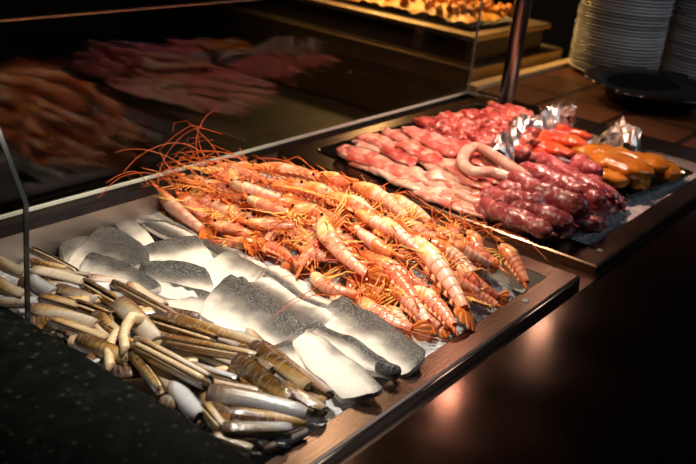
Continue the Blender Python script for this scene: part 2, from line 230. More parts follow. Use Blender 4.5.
[[[1.434,0.794,0.036],[1.454,0.752,0.036],[1.439,0.681,0.036]],0.045,"pork strip just behind the coil top"]],"coil":[[1.368,0.616,0.052],[1.371,0.647,0.0532],[1.363,0.674,0.0544],[1.335,0.691,0.0556],[1.358,0.728,0.0568],[1.417,0.757,0.058],[1.458,0.759,0.0592],[1.445,0.721,0.0604],[1.413,0.672,0.0616],[1.387,0.628,0.0628],[1.373,0.598,0.064]],"chunks":[[1.602,0.901,0.0477,1.0,0.97],[1.521,0.892,0.0493,1.26,5.03],[1.727,0.842,0.0536,1.07,1.74],[1.584,0.905,0.0469,0.91,5.82],[1.58,0.746,0.0441,1.2,1.21],[1.546,0.849,0.0479,1.17,5.37],[1.794,0.848,0.0484,1.1,4.22],[1.658,0.868,0.0534,1.04,0.56],[1.572,0.717,0.0416,1.07,1.89],[1.631,0.756,0.049,1.24,5.33],[1.595,0.832,0.0565,1.1,2.71],[1.546,0.885,0.0511,1.21,0.27],[1.517,0.893,0.0445,0.94,3.36],[1.598,0.843,0.0575,1.3,1.23],[1.626,0.872,0.0527,1.12,1.74],[1.542,0.835,0.0454,0.96,3.51],[1.785,0.837,0.0484,0.83,1.44],[1.614,0.78,0.0499,0.92,2.08],[1.538,0.875,0.05,0.82,4.38],[1.553,0.716,0.0398,1.17,6.03],[1.519,0.903,0.0483,1.28,4.87],[1.529,0.813,0.0408,1.11,5.14],[1.599,0.885,0.0506,1.02,0.86],[1.526,0.818,0.0401,0.97,0.06],[1.54,0.909,0.0464,1.19,2.28],[1.619,0.898,0.0482,1.29,2.66],[1.603,0.908,0.0463,0.83,1.06],[1.724,0.863,0.0529,0.82,3.08],[1.52,0.846,0.0383,0.86,3.32],[1.662,0.805,0.0553,1.29,3.0],[1.55,0.868,0.0521,0.82,2.65],[1.526,0.85,0.0409,1.22,3.13],[1.526,0.904,0.0479,0.92,1.31],[1.526,0.854,0.0412,0.87,0.32],[1.633,0.752,0.0489,1.3,2.53],[1.614,0.748,0.0471,1.2,4.68],[1.682,0.884,0.0509,0.91,5.49],[1.559,0.718,0.0405,0.97,4.13],[1.615,0.772,0.0487,1.21,3.32],[1.58,0.787,0.0493,0.93,5.8],[1.791,0.827,0.0471,1.29,6.04],[1.764,0.886,0.05,1.25,0.8],[1.612,0.731,0.046,0.83,1.05],[1.595,0.801,0.0529,1.17,5.82],[1.617,0.914,0.0451,1.26,0.08],[1.781,0.843,0.0492,1.2,4.92],[1.636,0.766,0.05,1.24,1.27],[1.65,0.824,0.0582,1.25,4.86],[1.576,0.828,0.0528,0.81,0.21],[1.599,0.813,0.0557,1.23,3.82],[1.534,0.883,0.0514,1.18,3.28],[1.514,0.9,0.0399,1.21,0.53],[1.606,0.829,0.0581,1.19,1.95],[1.545,0.866,0.0502,1.28,0.6],[1.525,0.882,0.0455,1.24,3.22],[1.538,0.813,0.0433,1.19,0.42],[1.746,0.823,0.0511,0.95,5.25],[1.543,0.819,0.0448,0.88,5.49],[1.577,0.9,0.0479,1.05,2.13],[1.538,0.788,0.0429,1.16,0.03],[1.552,0.852,0.05,1.04,4.49],[1.685,0.888,0.0503,0.92,5.32],[1.541,0.833,0.0449,1.29,3.94],[1.597,0.792,0.0512,0.96,5.73],[1.534,0.803,0.0421,0.95,5.45],[1.619,0.778,0.0496,1.02,0.88],[1.672,0.811,0.0566,1.13,0.84],[1.553,0.908,0.0464,1.2,1.12],[1.676,0.782,0.054,1.09,2.2],[1.724,0.876,0.052,1.0,5.88],[1.531,0.87,0.0456,0.96,1.89],[1.552,0.922,0.0431,1.27,5.21],[1.579,0.752,0.0443,1.28,1.0],[1.596,0.814,0.0554,1.09,5.89],[1.543,0.74,0.0403,0.86,4.09],[1.573,0.778,0.0473,1.11,5.22],[1.526,0.837,0.0404,1.0,3.76],[1.603,0.743,0.0459,0.95,1.45],[1.548,0.846,0.0481,1.3,5.65],[1.578,0.847,0.0551,1.21,1.78]],"steaks":[[[[1.624,0.762,0.02],[1.646,0.732,0.02],[1.642,0.689,0.02]],0.045,"dark red marinated steak in the foil, front left"],
[[[1.66,0.765,0.03],[1.683,0.718,0.03],[1.669,0.65,0.03]],0.05,"red marinated steak in the middle of the foil"],
[[[1.702,0.765,0.04],[1.727,0.715,0.04],[1.73,0.649,0.04]],0.05,"orange red marinated steak on top in the foil"],
[[[1.785,0.766,0.034],[1.812,0.731,0.034],[1.822,0.673,0.034]],0.04,"orange red marinated steak at the back of the foil"]],"chicken":[[[[1.709,0.668,0.03],[1.736,0.618,0.03],[1.727,0.549,0.03]],0.055,"orange marinated chicken breast at the left of the black platter"],
[[[1.69,0.621,0.034],[1.686,0.551,0.034],[1.681,0.483,0.034]],0.055,"orange marinated chicken breast on top in the middle"],
[[[1.661,0.631,0.02],[1.643,0.572,0.02],[1.646,0.515,0.02]],0.05,"orange marinated chicken breast at the front left next to the sausages"],
[[[1.788,0.612,0.026],[1.787,0.55,0.026],[1.773,0.486,0.026]],0.05,"orange marinated chicken breast along the back of the platter"],
[[[1.8,0.552,0.014],[1.798,0.508,0.014],[1.8,0.463,0.014]],0.04,"orange marinated chicken breast at the right tip of the platter"],
[[[1.693,0.57,0.014],[1.682,0.528,0.014],[1.694,0.491,0.014]],0.04,"orange marinated chicken breast at the front edge of the platter"]],"foil1":[[1.454,0.71,0.062],[1.543,0.743,0.062],[1.65,0.766,0.062],[1.749,0.769,0.062],[1.848,0.778,0.062],[1.85,0.74,0.062]],"foil2":[[1.848,0.653,0.03],[1.991,0.681,0.03],[1.943,0.624,0.03],[1.828,0.593,0.03]],"foil3":[[1.74,0.71,0.03],[1.752,0.67,0.03],[1.833,0.647,0.03]],"cam":[[0.610523,-0.785478,0.101418],[0.254446,0.315793,0.914074],[0.750013,0.532258,-0.392661]]}''')
C = bpy.context.scene.collection
PI = math.pi
RND = random.Random(11)

# ------------------------------------------------------------------ helpers
def tag(o, label=None, cat=None, group=None, kind=None):
    if label: o['label'] = label
    if cat: o['category'] = cat
    if group: o['group'] = group
    if kind: o['kind'] = kind
    return o

def thing(name, label, cat, loc=(0, 0, 0), rz=0.0, group=None):
    o = bpy.data.objects.new(name, None)
    o.empty_display_size = .02
    C.objects.link(o)
    o.location = loc
    o.rotation_euler = (0, 0, rz)
    return tag(o, label, cat, group)

def mesh(verts, faces, uvs=None, smooth=True, name='m'):
    me = bpy.data.meshes.new(name)
    me.from_pydata([tuple(v) for v in verts], [], faces)
    if uvs:
        ul = me.uv_layers.new(name='UVMap')
        for l in me.loops:
            ul.data[l.index].uv = uvs[l.vertex_index]
    if smooth:
        me.polygons.foreach_set('use_smooth', [True] * len(me.polygons))
    me.update()
    return me

def obj(name, me, mat, parent=None, loc=None):
    o = bpy.data.objects.new(name, me)
    if mat and not me.materials: me.materials.append(mat)
    C.objects.link(o)
    if parent: o.parent = parent
    if loc is not None: o.location = loc
    return o

class MB:
    """collects shapes into one mesh"""
    def __init__(self): self.v = []; self.f = []; self.uv = []
    def add(self, v, f, uv=None):
        n = len(self.v)
        self.v += [Vector(p) for p in v]
        self.f += [tuple(i + n for i in q) for q in f]
        self.uv += uv if uv else [(0, 0)] * len(v)
    def box(self, x0, x1, y0, y1, z0, z1):
        v = [(x, y, z) for z in (z0, z1) for y in (y0, y1) for x in (x0, x1)]
        self.add(v, [(0, 2, 3, 1), (4, 5, 7, 6), (0, 1, 5, 4), (2, 6, 7, 3), (0, 4, 6, 2), (1, 3, 7, 5)])
    def loft(self, rings, cap=True, closed=True, us=None):
        n = len(rings[0]); v = []; f = []; uv = []
        for i, r in enumerate(rings):
            for j, p in enumerate(r):
                v.append(p)
                t = j / n if closed else j / (n - 1)
                if closed: t = 1 - abs(2 * t - 1)     # 0 at the seam, 1 opposite
                uv.append((us[i] if us else i / max(1, len(rings) - 1), t))
        m = n if closed else n - 1
        for i in range(len(rings) - 1):
            for j in range(m):
                a = i * n + j; b = i * n + (j + 1) % n
                f.append((a, b, b + n, a + n))
        if cap and closed:
            f.append(tuple(range(n - 1, -1, -1)))
            f.append(tuple((len(rings) - 1) * n + j for j in range(n)))
        self.add(v, f, uv)
    def tube(self, pts, r, n=6, flat=1.0):
        pts = [Vector(p) for p in pts]
        rings = []
        up = None
        for i, p in enumerate(pts):
            t = (pts[min(i + 1, len(pts) - 1)] - pts[max(i - 1, 0)])
            if t.length < 1e-9: t = Vector((1, 0, 0))
            t.normalize()
            if up is None:
                up = Vector((0, 0, 1)) if abs(t.z) < .9 else Vector((1, 0, 0))
            a = (up - t * up.dot(t)).normalized(); up = a
            b = t.cross(a)
            rr = r[i] if isinstance(r, (list, tuple)) else r
            rings.append([p + a * (math.cos(k * 2 * PI / n) * rr * flat) + b * (math.sin(k * 2 * PI / n) * rr) for k in range(n)])
        self.loft(rings)
    def lathe(self, prof, n=40, c=(0, 0, 0)):
        rings = [[Vector((c[0] + r * math.cos(k * 2 * PI / n), c[1] + r * math.sin(k * 2 * PI / n), c[2] + z)) for k in range(n)] for r, z in prof]
        self.loft(rings, cap=True)
    def get(self, smooth=True, uv=True, name='m'):
        return mesh(self.v, self.f, self.uv if uv else None, smooth, name)

def bevel(o, w, seg=2):
    m = o.modifiers.new('bevel', 'BEVEL'); m.width = w; m.segments = seg; m.limit_method = 'ANGLE'
    return o
def shade_auto(me, ang=35):
    me.set_sharp_from_angle(angle=math.radians(ang))
    return me

def lerp(a, b, t): return a + (b - a) * t
def sst(a, b, t):
    t = min(1, max(0, (t - a) / (b - a))); return t * t * (3 - 2 * t)
def bez(a, c, b, n):
    return [a * (1 - t) ** 2 + c * 2 * t * (1 - t) + b * t * t for t in [i / (n - 1) for i in range(n)]]
def nz(p, s): return noise.noise(Vector(p) * s)

# ------------------------------------------------------------------ materials
class NT:
    def __init__(self, name):
        self.m = bpy.data.materials.new(name); self.m.use_nodes = True
        self.t = self.m.node_tree; self.b = self.t.nodes['Principled BSDF']
    def n(self, typ, **kw):
        x = self.t.nodes.new(typ)
        for k, v in kw.items():
            if k in x.inputs: x.inputs[k].default_value = v
            else: setattr(x, k, v)
        return x
    def l(self, a, b): self.t.links.new(a, b)
    def set(self, **kw):
        for k, v in kw.items(): self.b.inputs[k.replace('_', ' ')].default_value = v
        return self
    def ramp(self, fac, stops, interp='LINEAR'):
        r = self.n('ShaderNodeValToRGB'); e = r.color_ramp.elements; r.color_ramp.interpolation = interp
        while len(e) > 1: e.remove(e[-1])
        e[0].position = stops[0][0]; e[0].color = (*stops[0][1], 1)
        for p, c in stops[1:]:
            q = e.new(p); q.color = (*c, 1)
        self.l(fac, r.inputs[0]); return r.outputs[0]
    def mix(self, fac, a, b, typ='MIX'):
        x = self.n('ShaderNodeMix', data_type='RGBA', blend_type=typ)
        for s, v in ((x.inputs[0], fac), (x.inputs[6], a), (x.inputs[7], b)):
            if hasattr(v, 'is_linked') or hasattr(v, 'links'): self.l(v, s)
            else: s.default_value = (*v, 1) if isinstance(v, tuple) else v
        return x.outputs[2]
    def math(self, op, a, b=0.0, c=None):
        x = self.n('ShaderNodeMath', operation=op)
        for i, v in enumerate((a, b) if c is None else (a, b, c)):
            if hasattr(v, 'links'): self.l(v, x.inputs[i])
            else: x.inputs[i].default_value = v
        return x.outputs[0]
    def coord(self, kind='Object', scale=(1, 1, 1)):
        tc = self.n('ShaderNodeTexCoord'); mp = self.n('ShaderNodeMapping'); mp.inputs['Scale'].default_value = scale
        self.l(tc.outputs[kind], mp.inputs[0]); return mp.outputs[0]
    def noise(self, vec, scale, detail=4, rough=.55):
        x = self.n('ShaderNodeTexNoise'); x.inputs['Scale'].default_value = scale; x.inputs['Detail'].default_value = detail
        x.inputs['Roughness'].default_value = rough
        self.l(vec, x.inputs['Vector']); return x.outputs['Fac']
    def voro(self, vec, scale, feature='F1', out='Distance'):
        x = self.n('ShaderNodeTexVoronoi', feature=feature); x.inputs['Scale'].default_value = scale
        self.l(vec, x.inputs['Vector']); return x.outputs[out]
    def bump(self, h, strength=.3, dist=.002):
        x = self.n('ShaderNodeBump'); x.inputs['Strength'].default_value = strength; x.inputs['Distance'].default_value = dist
        self.l(h, x.inputs['Height']); self.l(x.outputs[0], self.b.inputs['Normal'])
    def base(self, s): self.l(s, self.b.inputs['Base Color']); return self
    def rough(self, s): self.l(s, self.b.inputs['Roughness'])
    def rand(self): return self.n('ShaderNodeObjectInfo').outputs['Random']
    def uv(self):
        u = self.n('ShaderNodeUVMap'); s = self.n('ShaderNodeSeparateXYZ'); self.l(u.outputs[0], s.inputs[0])
        return u.outputs[0], s.outputs[0], s.outputs[1]

def plain(name, col, rough=.5, metal=0.0, **kw):
    k = NT(name); v = k.coord('Object')
    n = k.noise(v, 40)
    k.base(k.mix(n, tuple(c * .85 for c in col), tuple(min(1, c * 1.15) for c in col)))
    k.set(Roughness=rough, Metallic=metal, **kw); return k.m

def steel(name, col, rough, axis='x', streak=.5):
    k = NT(name)
    sc = {'x': (3, 420, 420), 'y': (420, 3, 420)}[axis]
    v = k.coord('Object', sc); n = k.noise(v, 3, 4)
    w = k.noise(k.coord('Object'), 7, 4)
    k.base(k.mix(n, tuple(c * (1 - streak * .4) for c in col), col))
    k.rough(k.math('ADD', k.math('MULTIPLY', n, .10), k.math('MULTIPLY_ADD', w, .10, rough - .08)))
    k.set(Metallic=1.0); k.bump(n, .02, .0004); return k.m

M = {}
M['steel'] = steel('brushed_steel', (.22, .135, .095), .26, 'x', .4)
M['steel_y'] = steel('brushed_steel_across', (.34, .20, .14), .31, 'y', .4)
M['wall_steel'] = steel('well_wall_steel', (.66, .58, .52), .42, 'x')

k = NT('front_counter_stone'); v = k.coord('Object')
n = k.noise(v, 9, 6); n2 = k.noise(v, 90, 3)
k.base(k.ramp(k.math('MULTIPLY_ADD', n2, .4, k.math('MULTIPLY', n, .6)), [(.3, (.045, .022, .013)), (.6, (.085, .043, .026)), (.8, (.13, .07, .045))]))
k.rough(k.math('MULTIPLY_ADD', n, .18, .07)); k.set(Metallic=.93); k.bump(n2, .04, .0006); M['front'] = k.m

k = NT('speckled_granite'); v = k.coord('Object')
a = k.voro(v, 140, 'F1', 'Color'); n = k.noise(v, 60, 5); sp = k.voro(v, 75)
c = k.ramp(n, [(.35, (.0025, .003, .0025)), (.6, (.006, .007, .006)), (.75, (.016, .017, .015))])
k.base(k.mix(k.ramp(sp, [(.0, (1, 1, 1)), (.17, (.6, .6, .6)), (.24, (0, 0, 0))]), c, (.035, .035, .03))); k.set(Roughness=.55, Specular_IOR_Level=.05); M['granite'] = k.m

k = NT('crushed_ice'); v = k.coord('Object')
n = k.noise(v, 120, 5); vo = k.voro(v, 110)
k.base(k.ramp(n, [(.3, (.50, .53, .58)), (.7, (.86, .87, .90))])); k.set(Roughness=.16, Transmission_Weight=.25, IOR=1.31)
k.bump(k.math('ADD', vo, n), .7, .004); M['ice'] = k.m

k = NT('window_glass')
tr = k.n('ShaderNodeBsdfTransparent'); tr.inputs[0].default_value = (.96, .95, .94, 1)
gl = k.n('ShaderNodeBsdfGlossy'); gl.inputs['Roughness'].default_value = .012; gl.inputs[0].default_value = (.66, .66, .66, 1)
fr = k.n('ShaderNodeFresnel'); ge = k.n('ShaderNodeNewGeometry'); k.l(k.math('MULTIPLY_ADD', ge.outputs['Backfacing'], 1 / 1.5 - 1.5, 1.5), fr.inputs[0]); mx = k.n('ShaderNodeMixShader')
k.l(fr.outputs[0], mx.inputs[0]); k.l(tr.outputs[0], mx.inputs[1]); k.l(gl.outputs[0], mx.inputs[2])
k.l(mx.outputs[0], k.t.nodes['Material Output'].inputs[0]); M['glass'] = k.m
M['glass_edge'] = plain('frosted_glass_edge', (.74, .76, .68), .35)
M['dark_edge'] = plain('dark_glass_edge', (.012, .016, .015), .15)
M['chrome'] = steel('polished_pole_steel', (.62, .52, .50), .18, 'x', .2)
M['black'] = plain('black_enamel', (.008, .007, .007), .12)
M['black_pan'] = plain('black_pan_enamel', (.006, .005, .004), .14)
M['floor'] = plain('dark_floor', (.02, .015, .012), .6)
M['dark_work'] = plain('dark_worktop', (.008, .006, .005), .45)
k = NT('grey_glazed_china'); r = k.rand(); k.base(k.ramp(r, [(0, (.20, .195, .195)), (.25, (.34, .33, .33)), (1, (.46, .45, .45))])); k.set(Roughness=.28); M['plate'] = k.m
M['ledge'] = plain('pale_stone_ledge', (.5, .36, .2), .5)
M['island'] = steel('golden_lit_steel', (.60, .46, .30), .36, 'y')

# terracotta tiles
k = NT('terracotta_tiles'); v = k.coord('Object')
br = k.n('ShaderNodeTexBrick', offset=0.0); k.l(v, br.inputs['Vector'])
br.inputs['Scale'].default_value = 1.0; br.inputs['Brick Width'].default_value = .19; br.inputs['Row Height'].default_value = .19
br.inputs['Mortar Size'].default_value = .009
br.inputs['Color1'].default_value = (.15, .055, .022, 1); br.inputs['Color2'].default_value = (.10, .04, .018, 1); br.inputs['Mortar'].default_value = (.006, .004, .003, 1)
n = k.noise(v, 18, 5)
k.base(k.mix(k.math('MULTIPLY', n, .7), br.outputs['Color'], (.06, .025, .014))); k.set(Roughness=.35); M['tiles'] = k.m

# razor clam shell: periostracum brown above a diagonal, pale below
def shell_mat(name, dark, mid, pale, cut):
    k = NT(name); uv, u, vv = k.uv(); o = k.coord('Object')
    n = k.noise(o, 30, 4); r = k.rand()
    d = k.math('ADD', k.math('SUBTRACT', u, k.math('MULTIPLY', vv, .9)), k.math('MULTIPLY_ADD', n, .35, cut + -.17))
    d = k.math('ADD', d, k.math('MULTIPLY_ADD', r, .5, -.25))
    cc = k.ramp(d, [(.0, dark), (.22, mid), (.45, tuple(lerp(a, b, .5) for a, b in zip(mid, pale))), (.52, pale), (.9, tuple(x * .85 for x in pale))])
    w = k.n('ShaderNodeTexWave', wave_type='BANDS', bands_direction='X'); w.inputs['Scale'].default_value = 5.5; w.inputs['Distortion'].default_value = 2.5
    w.inputs['Detail'].default_value = 2
    mp = k.n('ShaderNodeMapping'); mp.inputs['Rotation'].default_value = (0, 0, .55); k.l(uv, mp.inputs[0]); k.l(mp.outputs[0], w.inputs['Vector'])
    cc = k.mix(k.math('MULTIPLY', w.outputs['Fac'], .20), cc, tuple(x * .35 for x in mid))
    st = k.noise(k.coord('UV', (2.2, 30, 1)), 3, 4)
    cc = k.mix(k.ramp(st, [(.5, (0, 0, 0)), (.8, (.6, .6, .6))]), cc, tuple(x * .5 for x in mid))
    cc = k.mix(k.ramp(u, [(.0, (.75, .75, .75)), (.10, (.3, .3, .3)), (.2, (0, 0, 0)), (.92, (0, 0, 0)), (1, (.5, .5, .5))]), cc, (.13, .075, .07))
    cc = k.mix(k.ramp(k.noise(o, 55, 5), [(.55, (0, 0, 0)), (.72, (.45, .45, .45))]), cc, (.80, .76, .70))
    edge = k.math('ABSOLUTE', k.math('SUBTRACT', vv, .5))
    cc = k.mix(k.ramp(edge, [(.40, (0, 0, 0)), (.5, (.8, .8, .8))]), cc, (.05, .022, .008))
    hv = k.n('ShaderNodeHueSaturation'); k.l(cc, hv.inputs['Color']); k.l(k.math('MULTIPLY_ADD', r, .6, .66), hv.inputs['Value'])
    k.base(hv.outputs[0]); k.set(Roughness=.16, Coat_Weight=.7, Coat_Roughness=.06); k.bump(k.math('ADD', k.math('MULTIPLY', w.outputs['Fac'], .4), st), .25, .0012)
    return k.m
M['shell'] = [
    shell_mat('tan_shell', (.22, .10, .025), (.46, .28, .10), (.68, .58, .44), .44),
    shell_mat('amber_shell', (.10, .045, .010), (.42, .22, .045), (.66, .50, .28), .12),
    shell_mat('bluegrey_shell', (.22, .14, .07), (.48, .40, .31), (.66, .68, .74), .68),
    shell_mat('ribbed_shell', (.11, .055, .025), (.34, .20, .11), (.58, .48, .42), .25),
    shell_mat('cream_shell', (.26, .13, .04), (.52, .38, .19), (.78, .70, .58), .55)]
k = NT('clam_flesh'); v = k.coord('Object'); n = k.noise(v, 60, 4)
k.base(k.ramp(n, [(.3, (.52, .34, .17)), (.6, (.78, .62, .40)), (.8, (.85, .74, .58))])); k.set(Roughness=.2, Subsurface_Weight=.15, Subsurface_Radius=(.006, .003, .002)); k.bump(n, .3, .002); M['flesh'] = k.m
k = NT('violet_clam_fringe'); v = k.coord('Object'); n = k.noise(v, 90, 4)
k.base(k.ramp(n, [(.35, (.10, .05, .045)), (.7, (.36, .26, .25))])); k.set(Roughness=.25); M['fringe'] = k.m

# fish skin
def skin(name, blk, cut):
    k = NT(name); uv, u, vv = k.uv(); o = k.coord('Object')
    n = k.noise(o, 22, 4); sc = k.voro(o, 520, 'F1', 'Distance'); r = k.rand(); fine = k.noise(o, 800, 2)
    t = k.math('ADD', k.math('MULTIPLY_ADD', n, .5, -.25), k.math('ADD', vv, k.math('MULTIPLY_ADD', r, .20, cut - .02)))
    c = k.ramp(t, [(.0, (.016, .017, .019)), (.24, blk), (.42, (.06, .057, .055)), (.56, (.20, .185, .17)), (.66, (.42, .385, .35)), (.76, (.64, .59, .53)), (1, (.76, .71, .65))])
    spk = k.ramp(k.math('MULTIPLY_ADD', fine, .6, k.math('MULTIPLY', sc, .8)), [(.66, (0, 0, 0)), (.90, (1, 1, 1))])
    c = k.mix(k.math('MULTIPLY', spk, k.math('SUBTRACT', .42, k.math('MULTIPLY', t, .3))), c, (.40, .385, .37))
    k.base(c); k.set(Roughness=.34, Specular_IOR_Level=.22); k.bump(sc, .35, .0012); return k.m
M['skin'] = skin('dark_fish_skin', (.022, .023, .025), .0)
M['skin_pale'] = skin('pale_fish_skin', (.05, .05, .05), .30)
k = NT('white_fish_flesh'); v = k.coord('Object'); n = k.noise(v, 60, 4)
k.base(k.ramp(n, [(.3, (.64, .53, .46)), (.7, (.75, .68, .62))])); k.set(Roughness=.3, Subsurface_Weight=.1, Subsurface_Radius=(.006, .003, .002)); M['fishflesh'] = k.m

# prawn
def prawn_mat(name, light, mid, red, banded):
    k = NT(name); uv, u, vv = k.uv(); o = k.coord('Object'); r = k.rand()
    n = k.noise(o, 70, 4)
    f = k.math('MULTIPLY_ADD', n, 1.1, k.math('MULTIPLY_ADD', vv, -.15, k.math('MULTIPLY_ADD', r, .45, -.26)))
    c = k.ramp(f, [(.12, light), (.45, mid), (.78, red)])
    if banded:
        b = k.ramp(u, [(.0, (1, 1, 1)), (.05, (.2, .2, .2)), (.15, (0, 0, 0)), (.84, (0, 0, 0)), (.96, (.6, .6, .6)), (1, (1, 1, 1))])
        c = k.mix(k.math('MULTIPLY', b, .5), c, (.50, .075, .03))
    spots = k.voro(o, 160); c = k.mix(k.ramp(spots, [(.10, (.5, .5, .5)), (.22, (0, 0, 0))]), c, red)
    k.base(c); k.set(Roughness=.24, Subsurface_Weight=.12, Subsurface_Radius=(.01, .003, .001), Coat_Weight=.25, Coat_Roughness=.12)
    k.bump(n, .12, .001); return k.m
M['abdomen'] = prawn_mat('pink_prawn_shell', (.86, .54, .42), (.78, .32, .20), (.56, .10, .04), True)
M['carapace'] = prawn_mat('orange_prawn_head', (.90, .62, .38), (.80, .32, .12), (.54, .09, .02), False)
M['tail'] = plain('orange_tail_fan', (.66, .17, .035), .3)
M['rostrum'] = plain('red_prawn_horn', (.68, .15, .035), .3)
M['leg'] = plain('straw_prawn_leg', (.84, .47, .13), .32)
M['leg2'] = plain('orange_prawn_leg', (.80, .28, .06), .32)
M['antenna'] = plain('red_prawn_feeler', (.62, .11, .025), .35)
M['eye'] = plain('black_prawn_eye', (.006, .006, .008), .08)
M['yolk'] = plain('pale_swimmeret', (.74, .30, .14), .35)

# meats
def meat(name, stops, fat, fatamt, scale=(1, 1, 1), rough=.25):
    k = NT(name); v = k.coord('Object', scale); v2 = k.coord('Object')
    n = k.noise(v, 22, 5); f = k.noise(v, 45, 5, .65); r = k.rand()
    c = k.ramp(k.math('ADD', n, k.math('MULTIPLY_ADD', r, .2, -.1)), stops)
    c = k.mix(k.ramp(f, [(1 - fatamt - .12, (0, 0, 0)), (1 - fatamt, (1, 1, 1))]), c, fat)
    k.base(c); k.set(Roughness=rough, Subsurface_Weight=.08, Subsurface_Radius=(.01, .003, .002), Coat_Weight=.3, Coat_Roughness=.15)
    k.bump(k.noise(v2, 120, 4), .25, .002); return k.m
M['pork'] = meat('pink_pork', [(.32, (.40, .055, .05)), (.48, (.58, .15, .12)), (.66, (.70, .29, .23))], (.78, .50, .41), .38)
M['porkfat'] = meat('pale_pork_fat', [(.3, (.62, .29, .23)), (.7, (.74, .46, .37))], (.78, .54, .45), .4)
M['red'] = meat('dark_red_meat', [(.3, (.22, .022, .02)), (.5, (.42, .07, .055)), (.7, (.56, .15, .115))], (.70, .34, .27), .38, (1, 1, 1), .34)
M['steak'] = meat('marinated_steak', [(.3, (.28, .012, .008)), (.5, (.52, .05, .02)), (.75, (.68, .15, .04))], (.74, .25, .08), .3)
M['chicken'] = meat('orange_chicken', [(.3, (.34, .10, .008)), (.5, (.47, .19, .016)), (.75, (.58, .30, .04))], (.60, .15, .02), .30)
k = NT('raw_sausage'); v = k.coord('Object'); n = k.noise(v, 30, 4); sp = k.voro(v, 130); sp2 = k.noise(v, 85, 5, .72)
c = k.ramp(n, [(.3, (.22, .025, .036)), (.5, (.38, .06, .07)), (.75, (.52, .13, .14))])
c = k.mix(k.ramp(sp2, [(.52, (0, 0, 0)), (.62, (.85, .85, .85))]), c, (.72, .40, .40))
k.base(c); k.set(Roughness=.28, Coat_Weight=.35, Coat_Roughness=.15, Subsurface_Weight=.06, Subsurface_Radius=(.01, .003, .002)); k.bump(k.math('ADD', sp, sp2), .35, .003); M['sausage'] = k.m
k = NT('aluminium_foil'); v = k.coord('Object'); n = k.noise(v, 60, 4)
k.base(k.ramp(n, [(.3, (.62, .55, .52)), (.7, (.86, .80, .76))])); k.set(Metallic=1.0, Roughness=.36); k.bump(n, .5, .004); M['foil'] = k.m
k = NT('fried_crust'); v = k.coord('Object'); n = k.noise(v, 90, 5); r = k.rand()
k.base(k.ramp(k.math('MULTIPLY_ADD', r, .5, k.math('MULTIPLY', n, .6)), [(.25, (.34, .085, .006)), (.5, (.62, .21, .018)), (.75, (.78, .38, .07))])); k.set(Roughness=.5); k.bump(n, .6, .006); M['fried'] = k.m

# ------------------------------------------------------------------ setting
def struct(name, mb, mat, smooth=False):
    o = obj(name, mb.get(smooth), mat); o['kind'] = 'structure'; return o
b = MB(); b.box(-2.5, 5.5, -2.5, 4.5, -.95, -.9); struct('floor', b, M['floor'])
b = MB(); b.box(-2.5, 5.5, 4.5, 4.6, -.9, 2.2); struct('wall_back', b, M['dark_work'])
# counter body with two openings for the wells, its steel deck and the front stone ledge
W1 = (.50, 1.156, .449, 1.05); W2 = (1.325, 1.975, .451, 1.045)
ZC = -.016
def deck(x0, x1, y0, y1, z0, z1, holes):
    b = MB(); xs = sorted({x0, x1, *[h[0] for h in holes], *[h[1] for h in holes]})
    for a, c in zip(xs, xs[1:]):
        hh = [h for h in holes if h[0] <= a and h[1] >= c]
        if not hh: b.box(a, c, y0, y1, z0, z1)
        else:
            h = hh[0]; b.box(a, c, y0, h[2], z0, z1); b.box(a, c, h[3], y1, z0, z1)
    return b
G = .012
struct('counter_deck', deck(.485, 2.10, .405, 1.13, -.05, ZC, [(W1[0] - G, W1[1] + G, W1[2] - G, W1[3] + G), (W2[0] - G, W2[1] + G, W2[2] - G, W2[3] + G)]), M['steel_y'])
b = MB(); b.box(.485, 4.2, -.15, .4045, -.06, -.0162); o = struct('front_counter', b, M['front'])
b = MB(); b.box(.50, 4.2, -.1, 1.12, -.9, -.17); struct('counter_base', b, M['dark_work'])
b = MB(); b.box(2.105, 4.2, .405, 1.118, -.06, -.004); struct('tiled_counter', b, M['tiles'])
b = MB(); b.box(2.105, 4.2, 1.121, 1.158, -.06, .006); o = struct('trim_1', b, M['ledge']); bevel(o, .004)
b = MB(); b.box(-1.0, 2.3, 1.14, 4.0, -.9, -.22); struct('back_worktop', b, M['dark_work'])

def granite():
    b = MB(); b.box(-.35, .478, .0, 1.14, -.9, .060)
    o = obj('granite_ledge', b.get(False), M['granite']); bevel(o, .006, 3)
    tag(o, kind='structure')
granite()

